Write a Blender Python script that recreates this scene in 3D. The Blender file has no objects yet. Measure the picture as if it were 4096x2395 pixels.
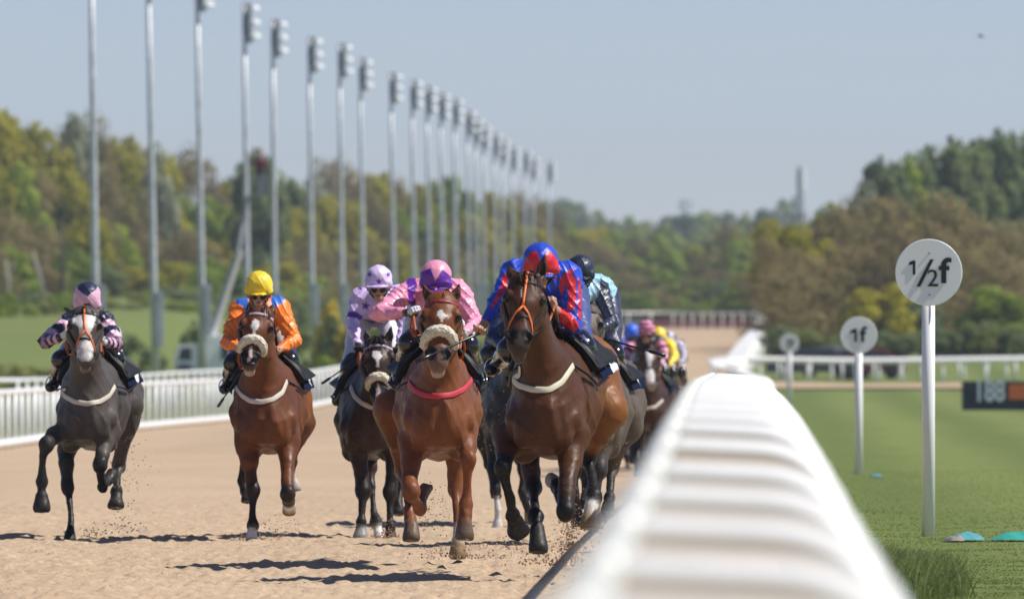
import bpy, bmesh, math, random
import numpy as np
from mathutils import Vector, Matrix
from mathutils.bvhtree import BVHTree

SC = bpy.context.scene
COL = SC.collection
R = math.radians
# ------------------------------------------------------------------ camera
F = 48000.0            # focal length in pixels of a 4096 px wide frame
CAMZ = 1.4
HY = 1490.0            # row of the true horizon
cd = bpy.data.cameras.new('camera')
cam = bpy.data.objects.new('camera', cd); COL.objects.link(cam)
cd.sensor_width = 36.0
cd.lens = 36.0 * F / 4096.0
cd.clip_start = 1.0; cd.clip_end = 20000.0
cam.location = (0, 0, CAMZ)
cam.rotation_euler = (R(90) + math.atan((HY - 1197.5) / F), 0, 0)
cd.dof.use_dof = True
cd.dof.focus_distance = 88.0
cd.dof.aperture_fstop = 6.5
SC.camera = cam
# ------------------------------------------------------------------ light
SUN_EL, SUN_AZ = R(51), R(95)       # azimuth from +Y towards +X
w = bpy.data.worlds.new('World'); SC.world = w; w.use_nodes = True
nt = w.node_tree; bg = nt.nodes['Background']
sky = nt.nodes.new('ShaderNodeTexSky'); sky.sky_type = 'NISHITA'
sky.sun_disc = False; sky.sun_elevation = SUN_EL; sky.sun_rotation = SUN_AZ
sky.altitude = 2000; sky.air_density = .8; sky.dust_density = .15; sky.ozone_density = 4.6
tint = nt.nodes.new('ShaderNodeMix'); tint.data_type = 'RGBA'; tint.blend_type = 'MULTIPLY'; tint.inputs[0].default_value = 1
tint.inputs[7].default_value = (1.08, .932, .925, 1); nt.links.new(sky.outputs[0], tint.inputs[6]); nt.links.new(tint.outputs[2], bg.inputs[0]); bg.inputs[1].default_value = 0.088
sl = bpy.data.lights.new('sun', 'SUN'); sl.energy = 4.5; sl.angle = R(0.5); sl.color = (1.0, 0.955, 0.88)
so = bpy.data.objects.new('sun', sl); COL.objects.link(so)
sv = Vector((math.sin(SUN_AZ) * math.cos(SUN_EL), math.cos(SUN_AZ) * math.cos(SUN_EL), math.sin(SUN_EL)))
so.rotation_euler = sv.to_track_quat('Z', 'Y').to_euler()
SC.view_settings.view_transform = 'Standard'; SC.view_settings.look = 'None'
SC.view_settings.exposure = 0.36; SC.view_settings.gamma = 1.0
SC.cycles.max_bounces = 5; SC.cycles.volume_bounces = 0
SC.cycles.sample_clamp_indirect = 4.0

# ------------------------------------------------------------------ helpers
def P(px, py, d):
    s = F / d
    return Vector(((px - 2048.0) / s, d, CAMZ - (py - HY) / s))

def tag(o, label=None, cat=None, group=None, kind=None):
    if label: o['label'] = label
    if cat: o['category'] = cat
    if group: o['group'] = group
    if kind: o['kind'] = kind
    return o

def empty(name, loc=(0, 0, 0), rz=0, **kw):
    o = bpy.data.objects.new(name, None); COL.objects.link(o)
    o.location = loc; o.rotation_euler = (0, 0, rz); o.empty_display_size = .2
    return tag(o, **kw)

def link(name, me, parent=None, mat=None, smooth=True, **kw):
    o = bpy.data.objects.new(name, me); COL.objects.link(o)
    if mat is not None: me.materials.append(mat)
    if smooth and len(me.polygons):
        me.polygons.foreach_set('use_smooth', np.ones(len(me.polygons), bool))
    if parent is not None:
        o.parent = parent
        # meshes are built in world coordinates: cancel the parent's transform
        lp = parent
        M = Matrix.Identity(4)
        while lp is not None:
            M = lp.matrix_basis @ M; lp = lp.parent
        o.matrix_basis = M.inverted()
    return tag(o, **kw)

def mesh_np(V, Fq, name='m'):
    me = bpy.data.meshes.new(name)
    V = np.asarray(V, np.float32); Fq = np.asarray(Fq, np.int32)
    n = Fq.shape[1]
    me.vertices.add(len(V)); me.vertices.foreach_set('co', V.ravel())
    me.loops.add(Fq.size); me.loops.foreach_set('vertex_index', Fq.ravel())
    me.polygons.add(len(Fq)); me.polygons.foreach_set('loop_start', np.arange(len(Fq), dtype=np.int32) * n)
    me.update(calc_edges=True)
    return me

def set_col(me, C, name='Col'):
    a = me.color_attributes.new(name, 'FLOAT_COLOR', 'POINT')
    C = np.asarray(C, np.float32)
    if C.shape[1] == 3: C = np.c_[C, np.ones(len(C), np.float32)]
    a.data.foreach_set('color', C.astype(np.float32).ravel())

class MB:
    """collects simple shapes into one mesh"""
    def __init__(s): s.v = []; s.f = []
    def add(s, v, f):
        o = len(s.v); s.v += [tuple(x) for x in v]; s.f += [tuple(i + o for i in q) for q in f]
    def box(s, c, h, rot=None, bev=0.0):
        cx, cy, cz = c; hx, hy, hz = h
        b = bev
        if b > 0:
            bm = bmesh.new(); bmesh.ops.create_cube(bm, size=2)
            for v in bm.verts: v.co = Vector((v.co.x * hx, v.co.y * hy, v.co.z * hz))
            bmesh.ops.bevel(bm, geom=bm.edges[:], offset=b, segments=2, affect='EDGES')
            V = [v.co.copy() for v in bm.verts]; bm.verts.index_update()
            Fs = [[v.index for v in f.verts] for f in bm.faces]; bm.free()
        else:
            V = [Vector((x * hx, y * hy, z * hz)) for x in (-1, 1) for y in (-1, 1) for z in (-1, 1)]
            Fs = [(0, 1, 3, 2), (4, 6, 7, 5), (0, 4, 5, 1), (2, 3, 7, 6), (0, 2, 6, 4), (1, 5, 7, 3)]
        if rot is not None: V = [rot @ v for v in V]
        s.add([v + Vector(c) for v in V], Fs)
    def tube(s, pts, rad, n=10, flat=1.0, cap=True, up=None):
        pts = [Vector(p) for p in pts]
        if not hasattr(rad, '__len__'): rad = [rad] * len(pts)
        rings = []; prev = None
        for i, p in enumerate(pts):
            a = pts[max(i - 1, 0)]; b = pts[min(i + 1, len(pts) - 1)]
            t = (b - a)
            if t.length < 1e-9: t = Vector((0, 0, 1))
            t.normalize()
            if up is not None: u = Vector(up[i] if hasattr(up[0], '__len__') else up)
            elif prev is None: u = Vector((0, 0, 1)) if abs(t.z) < .9 else Vector((0, 1, 0))
            else: u = prev
            u = (u - t * u.dot(t))
            if u.length < 1e-6: u = t.orthogonal()
            u.normalize(); prev = u; v = t.cross(u)
            rings.append([p + (u * math.cos(k * 2 * math.pi / n) * flat + v * math.sin(k * 2 * math.pi / n)) * rad[i] for k in range(n)])
        V = [q for r_ in rings for q in r_]; Fs = []
        for i in range(len(pts) - 1):
            for k in range(n):
                k2 = (k + 1) % n
                Fs.append((i * n + k, i * n + k2, (i + 1) * n + k2, (i + 1) * n + k))
        if cap:
            Fs.append(tuple(range(n))[::-1]); Fs.append(tuple((len(pts) - 1) * n + k for k in range(n)))
        s.add(V, Fs)
    def lathe(s, c, prof, n=24, axis='z'):
        V = []; Fs = []
        for r_, z in prof:
            for k in range(n):
                a = 2 * math.pi * k / n
                V.append((c[0] + r_ * math.cos(a), c[1] + r_ * math.sin(a), c[2] + z) if axis == 'z'
                         else (c[0] + r_ * math.cos(a), c[1] + z, c[2] + r_ * math.sin(a)))
        for i in range(len(prof) - 1):
            for k in range(n):
                k2 = (k + 1) % n
                Fs.append((i * n + k, i * n + k2, (i + 1) * n + k2, (i + 1) * n + k))
        Fs.append(tuple(range(n))); Fs.append(tuple((len(prof) - 1) * n + k for k in range(n)))
        s.add(V, Fs)
    def mesh(s, name='m'):
        me = bpy.data.meshes.new(name); me.from_pydata(s.v, [], s.f); me.update()
        bm = bmesh.new(); bm.from_mesh(me); bmesh.ops.recalc_face_normals(bm, faces=bm.faces); bm.to_mesh(me); bm.free()
        return me
    def build(s, name, mat, parent=None, smooth=False, **kw):
        return link(name, s.mesh(name), parent, mat, smooth, **kw)

def smoothstep(a, b, x):
    t = np.clip((x - a) / (b - a), 0, 1); return t * t * (3 - 2 * t)

# value noise in numpy -------------------------------------------------
def _hash(ix, iy, seed):
    h = (ix.astype(np.int64) * 374761393 + iy.astype(np.int64) * 668265263 + seed * 1442695041) & 0xffffffff
    h = ((h ^ (h >> 13)) * 1274126177) & 0xffffffff
    return ((h ^ (h >> 16)) & 0xffff) / 65535.0
def vnoise(x, y, seed=0):
    ix = np.floor(x); iy = np.floor(y); fx = x - ix; fy = y - iy
    fx = fx * fx * (3 - 2 * fx); fy = fy * fy * (3 - 2 * fy)
    a = _hash(ix, iy, seed); b = _hash(ix + 1, iy, seed); c = _hash(ix, iy + 1, seed); d = _hash(ix + 1, iy + 1, seed)
    return (a * (1 - fx) + b * fx) * (1 - fy) + (c * (1 - fx) + d * fx) * fy

# ------------------------------------------------------------------ materials
class NT:
    def __init__(s, name):
        s.m = bpy.data.materials.new(name); s.m.use_nodes = True; s.t = s.m.node_tree
        s.b = s.t.nodes['Principled BSDF']
    def n(s, typ, **kw):
        nd = s.t.nodes.new(typ)
        for k, v in kw.items():
            if k.startswith('_'): setattr(nd, k[1:], v)
            elif k[0] == 'i' and k[1:].isdigit(): nd.inputs[int(k[1:])].default_value = v
            else: nd.inputs[k.replace('__', ' ')].default_value = v
        return nd
    def l(s, a, b): s.t.links.new(a, b)
    def ramp(s, fac, stops):
        r = s.t.nodes.new('ShaderNodeValToRGB'); e = r.color_ramp.elements
        while len(e) < len(stops): e.new(.5)
        for i, (p, c) in enumerate(stops): e[i].position = p; e[i].color = (*c, 1)
        s.l(fac, r.inputs[0]); return r.outputs[0]
    def mix(s, fac, a, b, mode='MIX'):
        m = s.t.nodes.new('ShaderNodeMix'); m.data_type = 'RGBA'; m.blend_type = mode
        for src, i in ((fac, 0), (a, 6), (b, 7)):
            if hasattr(src, 'node'): s.l(src, m.inputs[i])
            else: m.inputs[i].default_value = src if i == 0 else (*src, 1)
        return m.outputs[2]
    def noise(s, scale, detail=3, rough=.55, vec=None, obj=False, stretch=None):
        tc = s.t.nodes.new('ShaderNodeTexCoord')
        src = tc.outputs['Object'] if obj else None
        if not obj:
            g = s.t.nodes.new('ShaderNodeNewGeometry'); src = g.outputs['Position']
        if vec is not None: src = vec
        if stretch:
            mp = s.t.nodes.new('ShaderNodeMapping'); mp.inputs[3].default_value = stretch; s.l(src, mp.inputs[0]); src = mp.outputs[0]
        nz = s.t.nodes.new('ShaderNodeTexNoise'); nz.inputs['Scale'].default_value = scale
        nz.inputs['Detail'].default_value = detail; nz.inputs['Roughness'].default_value = rough
        s.l(src, nz.inputs['Vector']); return nz
    def bump(s, h, strength=.5, dist=.01):
        b = s.t.nodes.new('ShaderNodeBump'); b.inputs['Strength'].default_value = strength
        b.inputs['Distance'].default_value = dist; s.l(h, b.inputs['Height']); s.l(b.outputs[0], s.b.inputs['Normal'])
    def col(s, c):
        if hasattr(c, 'node'): s.l(c, s.b.inputs['Base Color'])
        else: s.b.inputs['Base Color'].default_value = (*c, 1)

_mc = {}
def simple(name, c, rough=.6, metal=0, var=.12, scale=8, bump=0, bd=.003, spec=.5, coat=0):
    if name in _mc: return _mc[name]
    t = NT(name); nz = t.noise(scale, 4)
    lo = tuple(x * (1 - var) for x in c); hi = tuple(min(1, x * (1 + var)) for x in c)
    t.col(t.ramp(nz.outputs['Fac'], [(.3, lo), (.7, hi)]))
    t.b.inputs['Roughness'].default_value = rough; t.b.inputs['Metallic'].default_value = metal
    t.b.inputs['Specular IOR Level'].default_value = spec
    if coat: t.b.inputs['Coat Weight'].default_value = coat
    if bump: t.bump(t.noise(scale * 3, 4).outputs['Fac'], bump, bd)
    _mc[name] = t.m; return t.m
# ------------------------------------------------------------------ terrain
_by = [0, 150, 200, 250, 366, 420, 520, 600, 700, 850, 900, 1000, 1200, 1500, 2500, 4000, 9000]
_bz = [0, 0, .06, .2, .45, .72, .95, 2.0, 3.1, 4.3, 4.75, 5.0, 6, 8, 22, 40, 60]
def rail_x(Y):
    return np.interp(Y, [0, 60, 92, 150, 200, 250, 320, 370, 420, 460, 500, 550, 600, 700, 850, 900],
                     [-.197, .912, 1.53, 2.6, 3.6, 4.95, 5.8, 6.2, 6.86, 7.7, 8.75, 10.1, 11.5, 14.2, 17.5, 18.6])
def left_x(Y):
    return np.interp(Y, [0, 250, 300, 400, 520, 700, 900], [-11.4, -10.8, -10.0, -5.8, -1.1, 3.7, 8.1])
def zg(X, Y):
    X = np.asarray(X, float); Y = np.asarray(Y, float)
    z = np.interp(Y, _by, _bz)
    rx = rail_x(Y)
    berm = np.interp(Y, [0, 17, 28, 37, 50, 60, 92, 110, 140], [0, 0, .055, .12, .20, .235, .27, .22, 0])
    z = z + berm * np.exp(-((X - rx - .1) / .62) ** 2)
    left = smoothstep(-3, -8, X)
    z = z - .42 * left * smoothstep(180, 250, Y) * smoothstep(560, 470, Y)
    z = z + 1.9 * smoothstep(-9, -22, X) * smoothstep(430, 640, Y) * smoothstep(1100, 760, Y)
    z = z + 1.6 * smoothstep(-10, -40, X) * smoothstep(600, 900, Y)
    und = (vnoise(X / 14, Y / 30, 3) - .5) * .35 * smoothstep(110, 400, Y)
    side = np.maximum(smoothstep(1, 6, X - rx), smoothstep(1, 6, left_x(Y) - X))
    return z + und * side * .6
def zgf(x, y): return float(zg(np.array([x]), np.array([y]))[0])

def grid_mesh(Xm, Ym, Zm):
    n, m = Xm.shape
    V = np.stack([Xm, Ym, Zm], -1).reshape(-1, 3)
    i = np.arange(n * m).reshape(n, m)
    Q = np.stack([i[:-1, :-1], i[:-1, 1:], i[1:, 1:], i[1:, :-1]], -1).reshape(-1, 4)
    return mesh_np(V, Q)

# sand ---------------------------------------------------------------
t = NT('sand')
n1 = t.noise(.35, 3, stretch=(1, .25, 1)); n2 = t.noise(9, 4); n3 = t.noise(38, 3)
c = t.ramp(n1.outputs['Fac'], [(.3, (.40, .288, .185)), (.7, (.51, .378, .256))])
c = t.mix(.36, c, t.ramp(n2.outputs['Fac'], [(.32, (.33, .22, .14)), (.5, (.50, .37, .25)), (.75, (.60, .47, .34))]))
c = t.mix(.24, c, t.ramp(n3.outputs['Fac'], [(.36, (.25, .17, .11)), (.5, (.50, .375, .26)), (.7, (.62, .50, .37))]))
t.col(c); t.b.inputs['Roughness'].default_value = .95; t.b.inputs['Specular IOR Level'].default_value = .15
t.bump(n3.outputs['Fac'], .6, .015)
SAND = t.m

rows = np.concatenate([np.arange(3, 66, 1.5), np.arange(66, 104, .06), np.arange(104, 150, .16), np.arange(150, 400, 2), np.arange(400, 905, 5)])
us = np.concatenate([np.linspace(0, .36, 12, endpoint=False), np.linspace(.36, 1, 330)])
Y = rows[:, None] * np.ones_like(us)[None]
LX = left_x(rows)[:, None]; RX = (rail_x(rows) + .75)[:, None]
near = rows < 230
X = LX + (RX - LX) * us[None]
Zm = zg(X, Y)
def clods(X, Y):
    h = np.zeros_like(X)
    a = vnoise(X / .10, Y / .12, 11); h += .030 * np.clip(a - .62, 0, 1) / .38
    a = vnoise(X / .055, Y / .07, 12); h += .022 * np.clip(a - .55, 0, 1) / .45
    a = vnoise(X / .28, Y / .4, 13); h += .030 * (a - .5)
    a = vnoise(X / 1.1, Y / 1.7, 14); h += .035 * (a - .5)
    a = vnoise(X / .17, Y / .22, 15); h -= .035 * np.clip(a - .72, 0, 1) / .28
    return h
fade = smoothstep(60, 68, rows) * (1 - .75 * smoothstep(110, 150, rows)) * smoothstep(260, 150, rows)
Zm += .8 * clods(X, Y) * fade[:, None]
tr = link('track', grid_mesh(X, Y, Zm), None, SAND, True, kind='structure')

# grass --------------------------------------------------------------
def grass_mat(name, base, hi, dry, stripes):
    t = NT(name)
    n1 = t.noise(.25, 4, stretch=(1, .22, 1)); n2 = t.noise(2.6, 5, stretch=(1, .4, 1)); n3 = t.noise(26, 3, stretch=(1, .16, 1))
    c = t.ramp(n1.outputs['Fac'], [(.3, base), (.72, hi)])
    c = t.mix(.45, c, t.ramp(n2.outputs['Fac'], [(.3, tuple(x * .62 for x in base)), (.5, base), (.68, hi), (.86, dry)]))
    c = t.mix(.3, c, t.ramp(n3.outputs['Fac'], [(.3, tuple(x * .5 for x in base)), (.7, dry)]))
    if stripes:
        g = t.n('ShaderNodeNewGeometry'); mp = t.n('ShaderNodeMapping'); mp.inputs[2].default_value = (0, 0, R(1.15))
        t.l(g.outputs['Position'], mp.inputs[0])
        wv = t.n('ShaderNodeTexWave', Scale=.10, Distortion=1.2, Detail=1.0); t.l(mp.outputs[0], wv.inputs[0])
        f = t.n('ShaderNodeMath', _operation='MULTIPLY'); f.inputs[1].default_value = .6; t.l(wv.outputs[1], f.inputs[0])
        c = t.mix(f.outputs[0], c, tuple(x * .72 for x in base))
    t.col(c); t.b.inputs['Roughness'].default_value = .9; t.b.inputs['Specular IOR Level'].default_value = .2
    t.bump(n3.outputs['Fac'], .4, .02); return t.m
GRASS = grass_mat('mown_grass', (.130, .178, .036), (.205, .258, .062), (.34, .34, .14), True)
ROUGH = grass_mat('rough_grass', (.115, .170, .030), (.19, .24, .055), (.30, .27, .12), False)

rows2 = np.concatenate([np.arange(3, 66, 3), np.arange(66, 130, .25), np.arange(130, 900, 5), np.arange(900, 9001, 90)])
us2 = np.linspace(0, 1, 90) ** 2
def side_strip(sgn):
    r = rows2
    e = (rail_x(np.minimum(r, 900)) + .75) if sgn > 0 else left_x(np.minimum(r, 900))
    far = 30 + r * .6
    X = e[:, None] + sgn * far[:, None] * us2[None]
    Y = r[:, None] * np.ones_like(us2)[None]
    Z = zg(X, Y)
    if sgn < 0: X = X[:, ::-1]; Y = Y[:, ::-1]; Z = Z[:, ::-1]
    else: Z = Z + (vnoise(X / .4, Y / .5, 5) - .5) * .012 * (smoothstep(60, 70, r) * smoothstep(140, 110, r))[:, None]
    return grid_mesh(X, Y, Z)
link('ground', side_strip(1), None, GRASS, True, kind='structure')
link('ground', side_strip(-1), None, ROUGH, True, kind='structure')
# behind the end of the straight
r = np.concatenate([np.linspace(905, 1500, 40), np.linspace(1560, 9000, 40)])
e0 = left_x(900.); e1 = rail_x(900.) + .75
X = (e0 + (e1 - e0) * np.linspace(0, 1, 5))[None] * np.ones((len(r), 1)); Y = r[:, None] * np.ones((1, 5))
link('ground', grid_mesh(X, Y, zg(X, Y) - .02), None, ROUGH, True, kind='structure')
# bend of the all weather track crossing to the right
xs = np.linspace(0, 1, 60)
ys = np.linspace(440, 519, 24)
Xb = 9.3 + 60 * xs[None] * np.ones((24, 1)); Yb = ys[:, None] * np.ones((1, 60))
link('bend_track', grid_mesh(Xb, Yb, zg(Xb, Yb) + .07), None, SAND, True, kind='structure')

# ------------------------------------------------------------------ running rails
def white_plastic(name, c=(.88, .88, .87)):
    t = NT(name); n = t.noise(3, 4); 
    t.col(t.ramp(n.outputs['Fac'], [(.3, tuple(x * .9 for x in c)), (.65, c)]))
    t.b.inputs['Roughness'].default_value = .35; return t.m
WP = white_plastic('white_plastic'); WPG = white_plastic('weathered_plastic', (.70, .69, .62))

def run_rail():
    root = empty('running_rail', (rail_x(60.), 60, 0), label='near white plastic running rail with curved arms, blurred in the foreground right of the horses', cat='rail')
    H = 1.13
    def top(Y): return Vector((float(rail_x(Y)), Y, zgf(float(rail_x(Y)), Y) + H))
    ys = list(np.arange(9, 130, 1.5)) + list(np.arange(130, 880, 8))
    m = MB(); m.tube([top(y) - Vector((0, 0, .03)) for y in ys], .034, 12); m.build('rail_tube', WPG, root, True)
    py = [17.6, 21, 24.6, 28.5, 33, 37]
    py = [10.6, 14.1] + py + list(np.arange(40.6, 112, 3.4)) + list(np.arange(200, 880, 2.6))
    rest = MB()
    for y in py:
        t0 = top(y)
        d = Vector((1, -.0185, 0)).normalized()
        z0 = t0.z - .045; g = zgf(t0.x + .5, y)
        e = 0 if y < 380 else .4
        prof = [(.00, z0 + .012), (.06, z0 + .016), (.26 + e, z0 + .006)]
        for k in range(1, 9):
            a = k / 8 * math.pi / 2
            prof.append((.26 + e + .24 * math.sin(a), z0 + .006 - .24 * (1 - math.cos(a))))
        prof += [(.50 + e, g - .2)]
        m = MB(); m.tube([Vector((t0.x, y, 0)) + d * a + Vector((0, 0, b)) for a, b in prof], .033, 12, up=(0, 1, 0), flat=2.2)
        if y < 112:
            rg = MB(); rg.tube([top(y - .045) - Vector((0, 0, .03)), top(y + .045) - Vector((0, 0, .03))], .041, 14); rg.build('joint_collar', WPG, root, True)
        if y >= 120:
            rest.add(m.v, m.f)
        else: m.build('post', WP, root, True)
    tag(rest.build('post', WP, root, True), kind='stuff')
    return root
run_rail()

def fence(name, line, H, label, group=None, post=2.4, rail_r=.06, low=False, postr=.045, boards=None):
    """line: list of (X,Y). post-and-rail fence following the ground"""
    pts = []
    for (a, b) in zip(line[:-1], line[1:]):
        L = math.hypot(b[0] - a[0], b[1] - a[1]); n = max(1, int(L / post))
        for k in range(n): pts.append((a[0] + (b[0] - a[0]) * k / n, a[1] + (b[1] - a[1]) * k / n))
    pts.append(line[-1])
    root = empty(name, (pts[0][0], pts[0][1], 0), label=label, cat='fence', group=group)
    T = [Vector((x, y, zgf(x, y) + H)) for x, y in pts]
    m = MB(); m.tube(T, rail_r, 8); m.build('top_rail', WP, root, True)
    if low:
        m = MB(); m.tube([t_ - Vector((0, 0, H - .12)) for t_ in T], .09, 8); m.build('bottom_rail', WP, root, True)
    rest = MB()
    for i, t_ in enumerate(T):
        if i < 90:
            m = MB(); m.tube([t_ - Vector((0, 0, H + .1)), t_], postr, 8); m.build('post', WP, root, True)
        else: rest.tube([t_ - Vector((0, 0, H + .1)), t_], postr, 6)
    if rest.v: tag(rest.build('post', WP, root, True), kind='stuff')
    return root
lx = [(float(left_x(y)), y) for y in (215, 250, 300, 350, 400, 460, 520, 610, 700, 800, 895)]
fence('picket_fence', lx, 1.2, 'long white picketed running rail with heavy bottom rail, left side of the sand track', post=2.5, low=True, postr=.05)
fence('picket_fence', [(-22, 318), (-13.6, 330), (-11.5, 380), (-9.0, 430)], 1.25, 'second white rail showing behind the left running rail, far left', post=3.0)
fence('cross_rail', [(8.7, 521), (16, 523), (30, 526)], 1.0, 'front white rail crossing the turf on the right behind the furlong posts', post=.95, rail_r=.13, postr=.065)
fence('cross_rail', [(8.9, 528), (16, 531), (30, 536)], .97, 'rear white rail directly behind the rail crossing the turf', post=1.3, rail_r=.07, postr=.065)
fence('far_rail', [(7.0, 893), (12, 896), (18.4, 880)], 1.15, 'distant grey-white rail closing the end of the sand straight', post=1.9, rail_r=.07, postr=.05)
# advertising boards on the far rail
root = empty('advert_board', (12, 897, 4.8), label='low dull red and grey boards under the distant rail at the end of the sand', cat='board')
for x0, x1, c in ((7.2, 9.9, 'g'), (10, 12.7, 'r'), (12.8, 15.2, 'r'), (15.3, 18.2, 'r')):
    m = MB(); m.box(((x0 + x1) / 2, 897, zgf(12, 897) + .35), ((x1 - x0) / 2, .04, .33))
    m.build('board_panel', simple('board_' + c, (.25, .10, .11) if c == 'r' else (.22, .22, .24), .6), root)
# posts in front of the far board (blurred white uprights)
# ------------------------------------------------------------------ furlong posts
def text_mesh(s, size, mat_, parent, name, loc, off=0.004, font_w=1.0, bold=0.0, shear=0.0, ax=True):
    cu = bpy.data.curves.new(name, 'FONT'); cu.body = s; cu.size = size; cu.align_x = 'CENTER'; cu.align_y = 'CENTER'
    cu.extrude = .004; cu.offset = bold; cu.shear = shear
    o = bpy.data.objects.new(name, cu); COL.objects.link(o)
    o.rotation_euler = (R(90), 0, 0); o.location = loc; o.scale = (font_w, 1, 1)
    bpy.context.view_layer.update()
    dg = bpy.context.evaluated_depsgraph_get()
    me = bpy.data.meshes.new_from_object(o.evaluated_get(dg)); me.transform(o.matrix_world)
    bpy.data.objects.remove(o)
    return link(name, me, parent, mat_, False)
BLK = simple('black_letters', (.015, .015, .016), .5)
SIGNW = simple('sign_enamel', (.90, .90, .92), .45, var=.04, scale=2)
POSTW = simple('post_paint', (.80, .80, .82), .4, var=.05, scale=3)
def one_mesh(c, hgt, wd, parent):
    m = MB(); x, y, z = c; q = hgt / 2
    for pl in ([(-wd / 2, -q), (wd / 2, -q), (wd / 2, q), (-wd / 2, q)], [(-wd / 2, q), (-wd / 2, q - wd * 1.5), (-wd * 2.0, q - wd * 1.9), (-wd * 2.0, q - wd * .75)]):
        m.add([(x + a, y, z + b) for a, b in pl] + [(x + a, y + .006, z + b) for a, b in pl], [(0, 1, 2, 3), (7, 6, 5, 4), (0, 4, 5, 1), (1, 5, 6, 2), (2, 6, 7, 3), (3, 7, 4, 0)])
    return m.build('numeral', BLK, parent)
def furlong(px, py, bottom, d, rad, txt, label, postr=.056):
    c = P(px, py, d); z0 = zgf(c.x, d)
    root = empty('furlong_post', (c.x, d, z0), label=label, cat='furlong marker', group='round furlong markers along the rail')
    m = MB(); m.lathe((c.x, d, c.z), [(rad * .985, -.012), (rad, -.008), (rad, .008), (rad * .985, .012)], 64, 'y'); m.build('disc', SIGNW, root)
    zt = c.z - rad * .9
    m = MB(); m.tube([(c.x, d + .03 + postr, z0 - .3), (c.x, d + .03 + postr, c.z + rad * .7)], postr, 28); m.build('post', POSTW, root, True)
    if txt == 'half':
        u = rad
        pt = lambda x, z: (c.x + (x - 3715) / (F / d), d - .018, CAMZ - (z - HY) / (F / d))
        one_mesh(pt(3656, 1070), u * .42, u * .075, root)
        text_mesh('/', u * 1.12, BLK, root, 'numeral', pt(3689, 1098), bold=.004, shear=.22)
        text_mesh('2', u * .72, BLK, root, 'numeral', pt(3731, 1116), bold=.001)
        text_mesh('f', u * 1.05, BLK, root, 'numeral', pt(3776, 1088), bold=.006, font_w=1.1)
        for zz in (1013, 1179):
            m = MB(); q = pt(3717, zz); m.tube([(q[0], d - .02, q[2]), (q[0], d, q[2])], .008, 10); m.build('bolt', simple('bolt_steel', (.35, .35, .36), .4, 1), root)
    elif txt == '1f':
        one_mesh((c.x - rad * .17, d - .018, c.z - .0), rad * .72, rad * .15, root); text_mesh('f', rad * 1.15, BLK, root, 'numeral', (c.x + rad * .22, d - .018, c.z), bold=.008)
    else:
        text_mesh(txt, rad * 1.2, BLK, root, 'numeral', (c.x + .01, d - .018, c.z + .01), bold=.008)
    return root
furlong(3715, 1090, 2145, 102.6, .286, 'half', 'nearest white disc on a post, reading one half f')
furlong(3435, 1340, 1900, 164, .251, '1f', 'second nearest white disc on a post, reading 1f')
furlong(3158, 1373, 1610, 366, .29, '2f', 'third furlong disc, small and blurred, on a white post left of the 1f disc', .075)
furlong(3045, 1368, 1560, 610, .30, '3f', 'tiny pale disc on a post just left of the third furlong disc', .075)
furlong(3085, 1258, 1400, 760, .32, '4f', 'tiny blurred pale disc standing above the end of the far rail', .075)
furlong(3137, 1307, 1400, 700, .26, '3f', 'faint disc directly above the third furlong disc', .1)
furlong(3032, 1228, 1330, 880, .20, '5f', 'smallest and most distant pale disc beside the dark tree at the rail end', .1)

# ------------------------------------------------------------------ lighting columns
GALV = simple('galvanised_steel', (.50, .53, .56), .45, .35, var=.18, scale=2.5)
GALVD = simple('galvanised_frame', (.20, .22, .25), .5, .3, var=.15, scale=4)
LAMPW = simple('lamp_housing', (.62, .64, .66), .4, 0, var=.1)
GLASSL = simple('lamp_glass', (.45, .41, .32), .25, 0)
tops = [(362, -330, 388), (590, -210, 624), (786, -115, 815), (976, 20, 994), (1090, 85, 1102), (1236, 155, 1252), (1357, 180, 1372), (1440, 240, 1456),
        (1562, 297, 1580), (1646, 325, 1660), (1706, 350, 1722), (1760, 378, 1776), (1815, 400, 1826), (1868, 445, 1880), (1898, 478, 1912), (1930, 505, 1940),
        (1976, 538, 1986), (2006, 562, 2016), (2048, 592, 2056), (2098, 606, 2108), (2128, 632, 2138), (2195, 648, 2203)]
words = ['first', 'second', 'third', 'fourth', 'fifth', 'sixth', 'seventh', 'eighth', 'ninth', 'tenth', 'eleventh', 'twelfth', 'thirteenth', 'fourteenth',
         'fifteenth', 'sixteenth', 'seventeenth', 'eighteenth', 'nineteenth', 'twentieth', 'twenty-first', 'last and farthest']
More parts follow.
